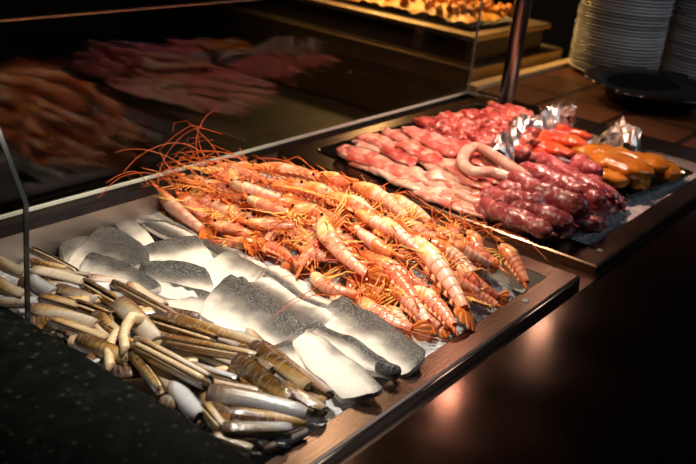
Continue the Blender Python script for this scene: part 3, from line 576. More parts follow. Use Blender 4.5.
# ------------------------------------------------------------------ display wells
def frame_mb(ix0, ix1, iy0, iy1, ox0, ox1, oy0, oy1, z0, z1):
    b = MB()
    o = [(ox0, oy0), (ox1, oy0), (ox1, oy1), (ox0, oy1)]; i = [(ix0, iy0), (ix1, iy0), (ix1, iy1), (ix0, iy1)]
    e = .0025
    oin = [(ox0 + e, oy0 + e), (ox1 - e, oy0 + e), (ox1 - e, oy1 - e), (ox0 + e, oy1 - e)]
    loops = [[(x, y, z0) for x, y in o], [(x, y, z1 - e) for x, y in o], [(x, y, z1) for x, y in oin], [(x, y, z1) for x, y in i], [(x, y, z0) for x, y in i]]
    v = [p for l in loops for p in l]; f = []
    for a in range(5):
        c = (a + 1) % 5
        for j in range(4):
            jj = (j + 1) % 4; f.append((a * 4 + j, a * 4 + jj, c * 4 + jj, c * 4 + j))
    b.add(v, f); return b
def well(label, W, O, bolts, group=None):
    t = thing('display_well', label, 'display well', ((O[0] + O[1]) / 2, (O[2] + O[3]) / 2, ZC))
    off = -Vector(t.location)
    def put(name, b, m):
        b.v = [p + off for p in b.v]
        return obj(name, b.get(False), m, t)
    put('rim', frame_mb(*W, *O, ZC + .0005, 0), M['steel'])
    b = MB(); b.box(O[0] + .002, O[1] - .002, O[2] - .0025, O[2] - .0002, ZC + .0004, -.0035); put('rim_shade_strip', b, M['black_pan'])  # black strip put in for the dark shade below the front rim
    x0, x1, y0, y1 = W; d = -.13; e = .0005; x0 += .0008; x1 -= .0008; y0 += .0008; y1 -= .0008
    b = MB(); b.add([(x0, y0, -.0004), (x1, y0, -.0004), (x1, y1, -.0004), (x0, y1, -.0004), (x0, y0, d), (x1, y0, d), (x1, y1, d), (x0, y1, d),
                     (x0 - e, y0 - e, -.002), (x1 + e, y0 - e, -.002), (x1 + e, y1 + e, -.002), (x0 - e, y1 + e, -.002), (x0 - e, y0 - e, d - e), (x1 + e, y0 - e, d - e), (x1 + e, y1 + e, d - e), (x0 - e, y1 + e, d - e)],
                    [(0, 4, 5, 1), (1, 5, 6, 2), (2, 6, 7, 3), (3, 7, 4, 0), (4, 7, 6, 5), (8, 9, 13, 12), (9, 10, 14, 13), (10, 11, 15, 14), (11, 8, 12, 15), (12, 13, 14, 15)])
    put('basin', b, M['wall_steel'])
    for (x, y) in bolts:
        b = MB(); b.lathe([(.0052, 0), (.0052, .0008), (.004, .0022), (.0015, .003)], 14, (x, y, .0))
        put('bolt', b, M['plate'])
    return t
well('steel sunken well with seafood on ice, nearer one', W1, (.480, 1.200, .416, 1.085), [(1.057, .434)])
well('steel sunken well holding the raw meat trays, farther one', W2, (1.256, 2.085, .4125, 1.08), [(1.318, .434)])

def bedz(x, y): return -.05 + (1.05 - y) / .6 * .034 + .009 * sst(.58, .46, y) * sst(.92, .84, x)
def moundz(x, y):
    B = bedz(x, y); t = sst(.87, 1.08, x) * sst(.44, .60, y)
    top = .042 * (1 - .35 * sst(.95, 1.05, y)); z = B + (top - B) * t
    if x > 1.105: z = lerp(z, min(z, B + .006), sst(1.105, 1.152, x))
    if y > 1.0: z = lerp(z, min(z, B + .02), sst(1.0, 1.05, y))
    return z
def clamb(x, y): return bedz(x, y) + .010 * sst(.74, .66, x) * sst(.45, .55, y)
def grid_bed(name, W, hf, label, nx, ny, amp):
    x0, x1, y0, y1 = W; v = []; f = []
    for j in range(ny + 1):
        for i in range(nx + 1):
            x = lerp(x0 + .0015, x1 - .0015, i / nx); y = lerp(y0 + .0015, y1 - .0015, j / ny)
            p = Vector((x, y, 0))
            z = hf(x, y) + amp * (nz(p, 60) + .7 * nz(p + Vector((3, 1, 0)), 140))
            d = noise.voronoi(p * 95)[0][0]
            z += amp * .8 * (.4 - d)
            v.append((x, y, z))
    for j in range(ny):
        for i in range(nx):
            a = j * (nx + 1) + i; f.append((a, a + 1, a + nx + 2, a + nx + 1))
    n0 = len(v)
    for (i, j) in ((0, 0), (nx, 0), (nx, ny), (0, ny)):
        x = lerp(x0 + .0015, x1 - .0015, i / nx); y = lerp(y0 + .0015, y1 - .0015, j / ny); v.append((x, y, -.127))
    e0 = [i for i in range(nx + 1)]; e1 = [j * (nx + 1) + nx for j in range(ny + 1)]
    e2 = [ny * (nx + 1) + i for i in range(nx, -1, -1)]; e3 = [j * (nx + 1) for j in range(ny, -1, -1)]
    for kk, e in enumerate((e0, e1, e2, e3)):
        f.append(tuple(reversed(e)) + (n0 + kk, n0 + (kk + 1) % 4))
    f.append((n0 + 3, n0 + 2, n0 + 1, n0))
    o = obj(name, mesh(v, f), M['ice']); tag(o, label, 'ice', kind='stuff'); return o
grid_bed('crushed_ice', W1, lambda x, y: moundz(x, y) - .005 - .017 * sst(.87, 1.0, x) + (clamb(x, y) - bedz(x, y)), 'crushed ice bed under the fish and prawns', 150, 140, .004)
grid_bed('crushed_ice', W2, lambda x, y: -.022, 'crushed ice bed under the meat trays', 120, 110, .003)

# ------------------------------------------------------------------ glass screens
GY = 1.122
def pane(name, label, verts, faces, mat=M['glass']):
    pass
t = thing('glass_screen', 'long upright glass screen behind the seafood and meat wells', 'glass screen', (1.28, GY, ZC))
off = -Vector(t.location)
def put(t, name, b, m, smooth=False):
    off = -Vector(t.location); b.v = [p + off for p in b.v]
    return obj(name, b.get(smooth), m, t)
b = MB(); b.box(.50, 2.054, GY, GY + .008, -.006, .285); put(t, 'pane', b, M['glass'])
b = MB(); b.box(.49, 2.054, GY - .001, GY + .009, ZC, -.0062); put(t, 'channel', b, M['dark_edge'])
b = MB(); b.box(.49, 2.054, GY - .0035, GY - .0003, -.0062, .0008); bevel(put(t, 'seal', b, M['glass_edge']), .001)
b = MB(); b.box(.50, 1.30, GY - .001, GY + .009, .2852, .289); put(t, 'top_edge', b, M['island'])
t = thing('glass_screen', 'short glass end panel between the pole and the long screen corner', 'glass screen', (2.058, 1.05, ZC))
b = MB(); b.box(2.056, 2.064, 1.005, GY + .008, -.006, .40); put(t, 'pane', b, M['glass'])
b = MB(); b.box(2.0555, 2.0655, 1.005, GY + .010, ZC, -.0062); put(t, 'channel', b, M['dark_edge'])
b = MB(); b.box(2.0515, 2.0555, 1.005, GY - .004, -.0062, .0010); put(t, 'seal', b, M['glass_edge'])
b = MB(); b.box(2.0500, 2.0558, GY - .004, GY - .0005, .001, .40); put(t, 'edge', b, M['glass_edge'])
# left side pane, front edge upright then raked back
t = thing('glass_screen', 'dark edged side glass at the left beside the razor clams', 'glass screen', (.492, .9, ZC))
pl = [(.768, -.002), (.760, .182), (.855, .33), (1.112, .33), (1.112, -.002)]
def slab(poly, x0, x1):
    n = len(poly); v = [(x0, y, z) for y, z in poly] + [(x1, y, z) for y, z in poly]
    f = [tuple(range(n)), tuple(range(2 * n - 1, n - 1, -1))] + [(i, i + n, (i + 1) % n + n, (i + 1) % n) for i in range(n)]
    b = MB(); b.add(v, f); return b
put(t, 'pane', slab(pl, .4885, .4930), M['glass'])
b = slab([(.7675, -.002), (.7595, .183), (.7570, .183), (.7650, -.002)], .4880, .4935); put(t, 'front_edge', b, M['dark_edge'])
b = slab([(.7595, .183), (.855, .3315), (.8535, .3335), (.757, .183)], .4880, .4935); put(t, 'raked_edge', b, M['dark_edge'])

# ------------------------------------------------------------------ pole
t = thing('steel_pole', 'polished round steel pole rising behind the red meat', 'pole', (2.022, .990, ZC))
b = MB(); b.lathe([(.0205, .0), (.0205, .75)], 40, (2.022, .990, ZC)); shade_auto(put(t, 'post', b, M['chrome'], True).data)
b = MB(); b.lathe([(.027, .0), (.027, .006), (.024, .012), (.0206, .014)], 40, (2.022, .990, ZC)); shade_auto(put(t, 'collar', b, M['chrome'], True).data)
b = MB(); b.lathe([(.010, 0), (.010, .016), (.008, .02), (.004, .021)], 20, (2.066, .905, ZC))
o = obj('rubber_stop', b.get(True), M['black']); tag(o, 'small black round knob on the steel beside the pole', 'knob')

# ------------------------------------------------------------------ razor clams
def clam_meshes(var, w):
    W = w * 1.12; T = w * .33; n = 14; L = 1.0; nl = 16
    out = []
    for side in (1, -1):
        rings = []; us = []
        for i in range(nl + 1):
            u = i / nl; x = (u - .5)
            endf = min(1, .80 + .20 * min(u, 1 - u) / .10) * lerp(1.0, .84, u)
            cv = .055 * (1 - (2 * u - 1) ** 2) * .06 / .06
            ring = []
            prof = []
            for j in range(n + 1):
                q = j / n; y = (q - .5) * W * endf
                z = T * endf * math.sin(PI * q) ** .72
                gap = .0010 + (.0042 if var in (1, 4) else .0022) * q
                prof.append((y, z + gap))
            inner = [(y * .93, max(.0006, z - .0013)) for y, z in reversed(prof)]
            rr = [Vector((x, y + cv * W * 1.2, side * z)) for y, z in prof + inner]
            if side < 0: rr.reverse()
            rings.append(rr); us.append(u)
        bm = MB()
        m = len(rings[0]); v = []; f = []; uv = []
        for i, r in enumerate(rings):
            for j, p in enumerate(r):
                jj = j if side > 0 else m - 1 - j
                q = jj / n if jj <= n else 1 - (jj - n - 1) / n
                v.append(p); uv.append((us[i], q))
        for i in range(nl):
            for j in range(m):
                a = i * m + j; c = i * m + (j + 1) % m; f.append((a, c, c + m, a + m))
        f.append(tuple(range(m - 1, -1, -1))); f.append(tuple(nl * m + j for j in range(m)))
        bm.add(v, f, uv); me = bm.get(True, name='valve'); shade_auto(me, 50); out.append(me)
    # flesh showing at the mouth end and along the gape
    b = MB(); rings = []
    tip = {0: .515, 1: .505, 2: .51, 3: .52, 4: .54}[var]
    for i in range(15):
        u = i / 14; x = lerp(-.46, tip, u)
        e = math.sqrt(max(0.0, 1 - max(0, (u - .86) / .14) ** 2)) if u > .86 else 1
        e = max(.12, e); fat = {4: 1.0, 0: .85}.get(var, .78)
        cv = .055 * (1 - (2 * u - 1) ** 2) * W * 1.2
        rings.append([Vector((x, cv + W * .055 + math.cos(a) * W * .44 * e * fat, math.sin(a) * T * .74 * e * fat)) for a in [q * 2 * PI / 12 for q in range(12)]])
    b.loft(rings); out.append(b.get(True, name='flesh'))
    # ragged frill at the blunt end
    b = MB(); rings = []
    for i in range(5):
        u = i / 4; x = lerp(-.49, -.515, u); g = lerp(.9, .55, u)
        rings.append([Vector((x - .01 * abs(math.sin(3.1 * q + i)), math.cos(q * 2 * PI / 16) * W * .42 * g, math.sin(q * 2 * PI / 16) * T * .85 * g)) for q in range(16)])
    b.loft(rings); out.append(b.get(True, name='frill'))
    return out
clam_cache = {}
for A, B_, w, var, lab in DATA['clams']:
    A = Vector(A); B_ = Vector(B_); d = B_ - A; L = d.length
    key = (var, w)
    if key not in clam_cache: clam_cache[key] = clam_meshes(var, w / 1000 * .98)
    ms = clam_cache[key]
    t = thing('razor_clam', lab, 'razor clam', (A + B_) / 2, 0, 'razor clams heaped at the left of the ice')
    x = d.normalized(); roll = RND.uniform(-.85, .85) + (.9 if w <= 14 else 0)
    zz = Vector((0, 0, 1)); y = zz.cross(x).normalized(); z = x.cross(y)
    y2 = y * math.cos(roll) + z * math.sin(roll); z2 = x.cross(y2)
    if RND.random() < .5: y2 = -y2; z2 = -z2
    R3 = Matrix((x, y2, z2)).transposed()
    t.rotation_euler = R3.to_euler(); t.scale = (L, 1, 1)
    for me in ms[:2]: obj('valve', me, M['shell'][var], t)
    fl_ = obj('flesh', ms[2], M['flesh'], t)
    if var in (2, 3, 0): obj('frill', ms[3], M['fringe'], fl_)
    if 'dangling' in lab:
        s = MB(); inv = (Matrix.Translation(t.location) @ R3.to_4x4() @ Matrix.Diagonal((L, 1, 1, 1))).inverted()
        base = A.lerp(B_, .62) + Vector((0, 0, .012))
        pts = [base, base + Vector((-.012, .004, .005)), base + Vector((-.026, -.004, .002)), base + Vector((-.040, -.016, .0)), base + Vector((-.052, -.034, -.002)), base + Vector((-.060, -.040, -.004))]
        s.tube(pts, [.007, .0072, .0062, .0055, .006, .003], 10); s.v = [inv @ p for p in s.v]
        obj('foot', s.get(), M['flesh'], fl_)

# ------------------------------------------------------------------ fish fillets
def fillet(P, bow, lab, idx):
    P = [Vector(p) for p in P]; c = sum(P, Vector()) / 4
    P = [(p - c) * 1.13 for p in P]
    nu, nv = 30, 18
    top = []; bot = []; uv = []
    L = ((P[0] + P[3]) / 2 - (P[1] + P[2]) / 2).length
    Wd = ((P[0] + P[1]) / 2 - (P[2] + P[3]) / 2).length
    across = ((P[2] + P[3]) - (P[0] + P[1])).normalized()
    along = ((P[1] + P[2]) - (P[0] + P[3])).normalized()
    for i in range(nu + 1):
        u = i / nu
        for j in range(nv + 1):
            v = j / nv
            p = P[0].lerp(P[1], u).lerp(P[3].lerp(P[2], u), v)
            bu = 1 - (2 * u - 1) ** 2; bv = 1 - (2 * v - 1) ** 2
            p = p - across * bow * Wd * bu * (1 - v) + across * bow * .6 * Wd * bu * v
            p = p + along * (.022 * L * bv) * (1 if u > .5 else -1) * abs(2 * u - 1)
            # rounded corners
            cu = abs(2 * u - 1); cv = abs(2 * v - 1)
            k_ = max(0, cu - .7) / .3 * max(0, cv - .6) / .4
            p = p * (1 - .05 * k_)
            ed = min(min(u, 1 - u) * L / .0025, min(v, 1 - v) * Wd / .006, 1)
            h = math.sqrt(max(0, 1 - (1 - ed) ** 2))
            thick = .0020 + .0050 * h * (1 - .55 * v) + .0012 * bv
            w = .006 * nz(c + p, 18) + .0010 * nz(c + p, 70) + .0002 * math.sin(u * 34 + 5 * abs(v - .35))
            ridge = .0012 * math.exp(-((v - .33) / .05) ** 2)
            p.z += .007 * (1 - v) - .005 * v
            t_ = p.copy(); t_.z += thick * .75 + w - ridge
            b_ = p.copy(); b_.z += -.005 + w
            top.append(t_); bot.append(b_); uv.append((u, v))
    f = []; nv1 = nv + 1
    for i in range(nu):
        for j in range(nv):
            a = i * nv1 + j; f.append((a, a + nv1, a + nv1 + 1, a + 1))
    root = thing('fish_fillet', lab, 'fish fillet', c, 0, 'skin on fish fillets on the ice')
    me = mesh(top, f, uv)
    if me.polygons[0].normal.z < 0: me.flip_normals()
    obj('skin', me, M['skin_pale'] if ('white' in lab and 'dark' not in lab) else M['skin'], root)
    # flesh: sides and underside
    per = [i * nv1 for i in range(nu + 1)] + [nu * nv1 + j for j in range(1, nv1)] + [i * nv1 + nv for i in range(nu - 1, -1, -1)] + [j for j in range(nv - 1, 0, -1)]
    m = len(per); v = [top[i] for i in per] + [bot[i] for i in per]
    ff = [(i, (i + 1) % m, (i + 1) % m + m, i + m) for i in range(m)] + [tuple(range(m, 2 * m))]
    me = mesh(v, ff); shade_auto(me, 40); obj('flesh', me, M['fishflesh'], root)
    if 'curled' in lab:
        b = MB(); e = P[0].lerp(P[3], .45); pts = []
        for i in range(14):
            a = i / 13 * 4.6; r = .017 * (1 - i / 13 * .6)
            pts.append(e + along * (-.004) * 1 - along * (math.sin(a) * r) + across * (-.006 + .012 * (1 - math.cos(a)) * .7) + Vector((0, 0, .008 + .003 * i / 13)))
        b.tube(pts, [.0025 + .0032 * math.sin(PI * i / 13) for i in range(14)], 8, 1.8)
        obj('curled_skin', b.get(), M['skin'], root)
for i, (a, b_, c, d, bw, lab) in enumerate(DATA['fillets']): fillet([a, b_, c, d], bw, lab, i)

# ------------------------------------------------------------------ prawns
def prawn(H, T, bow, roll, lab, idx):
    H = Vector(H); T = Vector(T); c = (H + T) / 2
    rr = random.Random(100 + idx); h_back = H[1] > .88 and H[0] < 1.10
    d = T - H; L = d.length
    side = Vector((0, 0, 1)).cross(d.normalized()).normalized() * -1      # right of head->tail
    Cp = c + side * bow * 3.4 + Vector((0, 0, .010))
    arc = bez(H, Cp, T, 61)
    conv = side * (1 if bow >= 0 else -1)
    root = thing('prawn', lab, 'prawn', c, 0, 'raw prawns heaped on the ice')
    S = []
    for p in arc: S.append(p - c)
    def at(s):
        x = min(max(s, 0), 1) * 60; i = min(59, int(x)); return S[i].lerp(S[i + 1], x - i)
    ang = math.radians(roll + rr.uniform(-28, 28))
    def frm(s):
        t = (at(s + .02) - at(s - .02)).normalized()
        N = (Vector((0, 0, 1)) * math.cos(ang) + conv * math.sin(ang)); N = (N - t * N.dot(t)).normalized()
        return t, N, t.cross(N)
    R0 = min(.0150, .0090 + .024 * L)
    def ring(s, r, n=16, hw=.88, off=0.0, egg=0.0):
        t, N, Bn = frm(s); p = at(s) + N * off
        out = []
        for kx in range(n):
            a = 2 * PI * kx / n + PI      # starts ventral
            ca, sa = math.cos(a), math.sin(a)
            out.append(p + N * (ca * r * (1 + egg * (ca < 0))) + Bn * (sa * r * hw * (1 - .18 * max(0, ca))))
        return out
    # carapace
    b = MB(); rings = []; us = []
    for s, r in ((.13, .14), (.15, .34), (.18, .52), (.215, .70), (.25, .84), (.275, .92), (.285, .86), (.30, .93), (.34, 1.01), (.385, 1.05), (.42, 1.03), (.432, 1.0), (.436, .9)):
        rings.append(ring(s, R0 * r, 20, .80, R0 * .08)); us.append(s)
    b.loft(rings, us=us); head = obj('carapace', b.get(), M['carapace'], root)
    # rostrum
    b = MB(); t, N, Bn = frm(.16); p0 = at(.19) + N * R0 * .62; p1 = at(.10) + N * R0 * .62; p2 = at(-.0) + N * R0 * (.75 + .3 * rr.random())
    b.tube([p0, p1, p1.lerp(p2, .5) , p2], [R0 * .28, R0 * .2, R0 * .12, R0 * .02], 6, 1.3); obj('rostrum', b.get(), M['rostrum'], head)
    # eyes
    for sd in (1, -1):
        b = MB(); t, N, Bn = frm(.15); p = at(.155) + N * R0 * .22 + Bn * sd * R0 * .50
        r = .0026; b.lathe([(r * math.sin(PI * q / 8) + 1e-5, -r * math.cos(PI * q / 8)) for q in range(9)], 10, p); obj('eye', b.get(), M['eye'], head)
    # abdomen, six overlapping plates
    b = MB(); rings = []; us = []
    s0, s1 = .405, .865
    for g in range(6):
        for q, m_ in ((0.0, .97), (.25, 1.0), (.6, 1.025), (.93, 1.035), (.999, .985)):
            f_ = (g + q) / 6; s = lerp(s0, s1, f_)
            taper = lerp(1.0, .52, f_ ** 1.35)
            rings.append(ring(s, R0 * .96 * taper * m_, 16, .9)); us.append(q)
    b.loft(rings, us=us); me = b.get(); shade_auto(me, 60); obj('abdomen', me, M['abdomen'], root)
    # tail fan
    b = MB(); t, N, Bn = frm(.87); base = at(.86); end = at(1.0); ln = max(.018, (end - base).length * 1.1)
    for a_, l_, w_ in ((0, 1.0, .16), (.34, .98, .24), (-.34, .98, .24), (.68, .88, .25), (-.68, .88, .25)):
        dr = (t * math.cos(a_) + Bn * math.sin(a_) - N * .10).normalized(); sdv = dr.cross(N).normalized()
        rg = []
        for i, (x, wd) in enumerate(((0, .25), (.25, .6), (.55, .95), (.8, 1), (.95, .7), (1.0, .25))):
            p = base + dr * ln * l_ * x + N * (.0016 * math.sin(PI * x)) - N * .0005 * abs(a_) * 3
            hw = ln * w_ * wd; th = .0011 * (1 - .5 * x)
            rg.append([p + sdv * hw, p + N * th + sdv * hw * .3, p + N * th - sdv * hw * .3, p - sdv * hw, p - N * th])
        b.loft(rg)
    obj('tail_fan', b.get(), M['tail'], root)
    # walking legs
    lm = M['leg'] if rr.random() < .7 else M['leg2']
    for i in range(5):
        for sd in (1, -1):
            s = .20 + .045 * i; t, N, Bn = frm(s)
            p = at(s) - N * R0 * .72 + Bn * sd * R0 * .40
            ll = (.026 + .016 * rr.random() + .008 * (i < 2)) * (.6 if c.x > 1.04 else 1)
            fw = -t * (.75 - .35 * i) if i < 4 else t * .5
            q = p - N * ll * .45 + Bn * sd * ll * (.35 + .25 * rr.random()) + fw * ll * .45
            e = q - N * ll * (.25 - .2 * rr.random()) + fw * ll * (.85 + .4 * rr.random()) + Bn * sd * ll * .2
            mid = q + Vector((rr.uniform(-1, 1), rr.uniform(-1, 1), rr.uniform(0, 1))) * .002
            b = MB(); b.tube([p, p.lerp(mid, .6), mid, mid.lerp(e, .55), e], [.0013, .0013, .0012, .0009, .0004], 5); obj('leg', b.get(), lm, root)
    # swimmerets: one fringe of small flaps
    b = MB()
    for g in range(5):
        for sd in (1, -1):
            s = lerp(.44, .80, g / 4.4); t, N, Bn = frm(s); r = R0 * lerp(1, .6, g / 5)
            p = at(s) - N * r * .72 + Bn * sd * r * .35
            b.tube([p, p - N * r * .38 + t * r * .35 + Bn * sd * r * .10, p - N * r * .42 + t * r * 1.0 + Bn * sd * r * .05], [r * .20, r * .30, r * .05], 6, .5)
    obj('swimmeret', b.get(), M['yolk'], root)['label'] = 'pale orange fringe of swimming legs'
    # feelers
    for sd in (1, -1):
        t, N, Bn = frm(.13); p = at(.145) + Bn * sd * R0 * .3
        back = h_back
        LL = rr.uniform(.12, .22) * (1.0 if back else .9)
        pts = [p]; dr = (-t + N * .25 + Bn * sd * .35 + Vector((0, 0, .55 if back else .25))).normalized(); curl = Vector((rr.uniform(-1, 1), rr.uniform(-1, 1), rr.uniform(-.9, .1))) * (.30 if back else .22)
        for i in range(16):
            pts.append(pts[-1] + dr * LL / 16)
            dr = (dr + curl * .5 + Vector((rr.uniform(-1, 1), rr.uniform(-1, 1), rr.uniform(-1, 1))) * .07).normalized()
            w_ = pts[-1] + c
            if w_.y > 1.105: dr.y = -abs(dr.y) * .6; dr.normalize(); pts[-1].y = min(pts[-1].y, 1.110 - c.y)
            if w_.z < moundz(w_.x, w_.y) + .004 and w_.y < 1.04: dr.z = abs(dr.z) + .25; dr.normalize()
            if w_.z > max(.0, moundz(min(w_.x, 1.1), min(w_.y, 1.0))) + (.075 if back else .035): dr.z = -abs(dr.z) * .5 - .1; dr.normalize()
            if w_.x > 1.16: dr.x = -abs(dr.x); dr.normalize()
            if w_.y > 1.04 and w_.z < .004: dr.z = abs(dr.z) + .3; dr.normalize()
        b = MB(); b.tube(pts, [lerp(.0009, .00045, i / 16) for i in range(17)], 4); obj('antenna', b.get(), M['antenna'], head)
    for sd in (1, -1):
        t, N, Bn = frm(.13); p = at(.14) + Bn * sd * R0 * .15 + N * R0 * .2; dr = (-t + N * rr.uniform(-.1, .5) + Bn * sd * .3).normalized(); q = p + dr * .03; e = q + (dr + Vector((rr.uniform(-1, 1), rr.uniform(-1, 1), rr.uniform(-.3, .5))) * .6).normalized() * rr.uniform(.02, .05)
        b = MB(); b.tube(bez(p, q, e, 8), [lerp(.0010, .0004, i / 7) for i in range(8)], 4); obj('antennule', b.get(), M['leg2'], head)
    return root
for i, (h, t_, bw, rl, lab) in enumerate(DATA['prawns']): prawn(h, t_, bw, rl, lab, i)

# ------------------------------------------------------------------ trays in the meat well
def tray(name, label, cat, poly, z0, h, mat, lip=.008):
    """shallow pan on a convex footprint with sloping sides and a rolled lip"""
    c = sum((Vector((*p, 0)) for p in poly), Vector()) / len(poly)
    def inset(k_, z):
        out = []
        for i, p in enumerate(poly):
            v = Vector((*p, 0)); d = (c - v).normalized(); out.append(v + d * k_ + Vector((0, 0, z)))
        return out
    def rnd(loop, r=.018):
        out = []; n = len(loop)
        for i in range(n):
            a = loop[i - 1]; p = loop[i]; q = loop[(i + 1) % n]
            s = p + (a - p).normalized() * r; e = p + (q - p).normalized() * r
            out += bez(s, p, e, 6)
        return out
    loops = [rnd(inset(k_, z)) for k_, z in ((.022, z0), (.006, z0 + h * .9), (.0, z0 + h), (.0, z0 + h + .0025), (.006, z0 + h + .002), (.012, z0 + h * .85), (.028, z0 + .002))]
    b = MB(); b.loft(loops, cap=True)
    t = obj(name, b.get(True, name=name), mat); shade_auto(t.data, 45)
    return tag(t, label, cat)
tray('black_pan', 'large black pan under the pork strips and sausages', 'tray', [(1.315, .492), (1.600, .492), (1.655, 1.035), (1.322, 1.040)], -.016, .016, M['black_pan'])
tray('black_pan', 'black pan under the dark red meat heap at the back', 'tray', [(1.668, .775), (1.955, .800), (1.955, 1.035), (1.664, 1.035)], -.016, .016, M['black_pan'])
tray('black_platter', 'black platter under the orange chicken at the right', 'tray', [(1.625, .505), (1.900, .462), (1.930, .640), (1.650, .665)], -.016, .014, M['black_pan'])

def slabmesh(pts, w, th, seed, tap=.55, lump=.006, n=26):
    """lumpy strip of meat along a polyline, local to its centre"""
    pts = [Vector(p) for p in pts]
    c = sum(pts, Vector()) / len(pts)
    P = bez(pts[0] - c, (pts[1] - c) * 2 - (pts[0] - c + pts[2] - c) / 2, pts[2] - c, n) if len(pts) == 3 else None
    rings = []; m = 20; off = Vector((seed * 1.7, seed * .9, seed))
    for i, p in enumerate(P):
        u = i / (n - 1)
        t = (P[min(n - 1, i + 1)] - P[max(0, i - 1)]).normalized(); y = Vector((0, 0, 1)).cross(t).normalized(); z = t.cross(y)
        e = min(1, math.sqrt(max(.02, 1 - abs(2 * u - 1) ** 4)) * 1.0)
        e *= lerp(1, tap, abs(2 * u - 1) ** 3) * (1 + .18 * nz(off + Vector((u * 3, 0, 0)), 1.3))
        r = []
        for q in range(m):
            a = 2 * PI * q / m; ca, sa = math.cos(a), math.sin(a)
            v = p + y * (math.copysign(abs(ca) ** .75, ca) * w / 2 * e) + z * (math.copysign(abs(sa) ** .75, sa) * th / 2 * (e * .7 + .3))
            nn = (v - p).normalized()
            d = lump * (nz(off + v, 34) + .5 * nz(off + v, 80)) + lump * .8 * nz(off + Vector((v.dot(y) * 90, u * 2.5, 0)), 1)
            r.append(v + nn * d)
        rings.append(r)
    b = MB(); b.loft(rings); return b.get(), c

for i, (pl, w, lab) in enumerate(DATA['pork']):
    me, c = slabmesh(pl, w * 1.3, .014, i + 1, .7, .0085)
    o = obj('pork_strip', me, M['porkfat'] if ('pale' in lab) else M['pork'], None, c)
    tag(o, lab, 'meat', 'raw pork strips in the black pan')
# pale coil
pts = [Vector(p) for p in DATA['coil']]; c = sum(pts, Vector()) / len(pts); pts = [p - c for p in pts]
sm = []
for i in range(len(pts) - 1):
    a = pts[max(0, i - 1)]; b0 = pts[i]; b1 = pts[i + 1]; d = pts[min(len(pts) - 1, i + 2)]
    for q in range(6):
        t = q / 6; sm.append(.5 * ((2 * b0) + (b1 - a) * t + (2 * a - 5 * b0 + 4 * b1 - d) * t * t + (3 * b0 - a - 3 * b1 + d) * t ** 3))
b = MB(); b.tube(sm, [.0115 * (.5 + .5 * min(1, min(i, len(sm) - 1 - i) / 6)) * (1 + .12 * nz(p + c, 60)) for i, p in enumerate(sm)], 14, .85)
o = obj('meat_coil', b.get(), M['porkfat'], None, c); tag(o, 'pale looped coil of fatty meat lying on the pork strips', 'meat')

def chunk(r, seed, sx=1.0, sy=1.0, sz=.8, lump=.38):
    bm = bmesh.new(); bmesh.ops.create_icosphere(bm, subdivisions=3, radius=r)
    off = Vector((seed * 3.1, seed * 1.3, 0))
    for v in bm.verts:
        n_ = v.co.normalized(); k_ = 1 + lump * (nz(n_ + off, 1.4) + .5 * nz(n_ + off, 3.2)); v.co = Vector((v.co.x * sx, v.co.y * sy, v.co.z * sz)) * k_
    me = bpy.data.meshes.new('chunk'); bm.to_mesh(me); bm.free()
    me.polygons.foreach_set('use_smooth', [True] * len(me.polygons)); return me
cm = [chunk(.021, i, RND.uniform(1.0, 1.5), RND.uniform(.65, .9), RND.uniform(.55, .75), .5) for i in range(9)]
for i, (x, y, z, s, a) in enumerate(DATA['chunks']):
    o = obj('meat_chunk', cm[i % 9], M['red'], None, (x, y, z)); o.rotation_euler = (RND.uniform(-.4, .4), RND.uniform(-.4, .4), a); o.scale = (s, s, s)
    tag(o, 'dark red raw meat chunk in the heap before the steel pole', 'meat', 'dark red meat heaped at the back of the well')

for i, (pl, w, lab) in enumerate(DATA['steaks']):
    me, c = slabmesh(pl, w * 1.2, .022, 40 + i, .7); o = obj('marinated_steak', me, M['steak'], None, c); tag(o, lab, 'meat', 'red marinated steaks in foil')
for i, (pl, w, lab) in enumerate(DATA['chicken']):
    me, c = slabmesh(pl, w * 1.5, .030, 60 + i, .55, .007); o = obj('chicken_breast', me, M['chicken'], None, c); tag(o, lab, 'chicken', 'orange chicken breasts on the black platter')

# sausages
for i, (A, B_, bw, lab) in enumerate(DATA['sausages']):
    A = Vector(A); B_ = Vector(B_); c = (A + B_) / 2; d = B_ - A; s = Vector((0, 0, 1)).cross(d).normalized()
    if s.y < 0: s = -s
    n = 34; P = bez(A - c, s * bw * 2 + Vector((0, 0, .008)), B_ - c, n)
    rings = []; R_ = .0178 + .0016 * math.sin(i * 2.3)
    for j, p in enumerate(P):
        u = j / (n - 1); t = (P[min(n - 1, j + 1)] - P[max(0, j - 1)]).normalized(); y = Vector((0, 0, 1)).cross(t).normalized(); z = t.cross(y)
        eL = min(u, 1 - u) * d.length / .024
        e = math.sqrt(max(.015, 1 - (1 - min(1, eL)) ** 2)) * (1 + .07 * math.sin(u * 9 + i))
        rg = []
        for q in range(18):
            a = 2 * PI * q / 18; v = p + (y * math.cos(a) + z * math.sin(a)) * R_ * e
            v += (v - p) * (.30 * nz(v + c + Vector((i, 0, 0)), 42) + .12 * nz(v + c, 130)); rg.append(v)
        rings.append(rg)
    b = MB(); b.loft(rings)
    root = thing('sausage', lab, 'sausage', c, 0, 'raw sausages stacked in the black pan')
    obj('casing', b.get(), M['sausage'], root)
    for e, q in ((P[0], P[1]), (P[-1], P[-2])):
        dr = (e - q).normalized(); b = MB()
        b.tube([e - dr * .003, e + dr * .002, e + dr * .005, e + dr * .008], [.0055, .003, .0034, .001], 8); obj('tied_end', b.get(), M['sausage'], root)

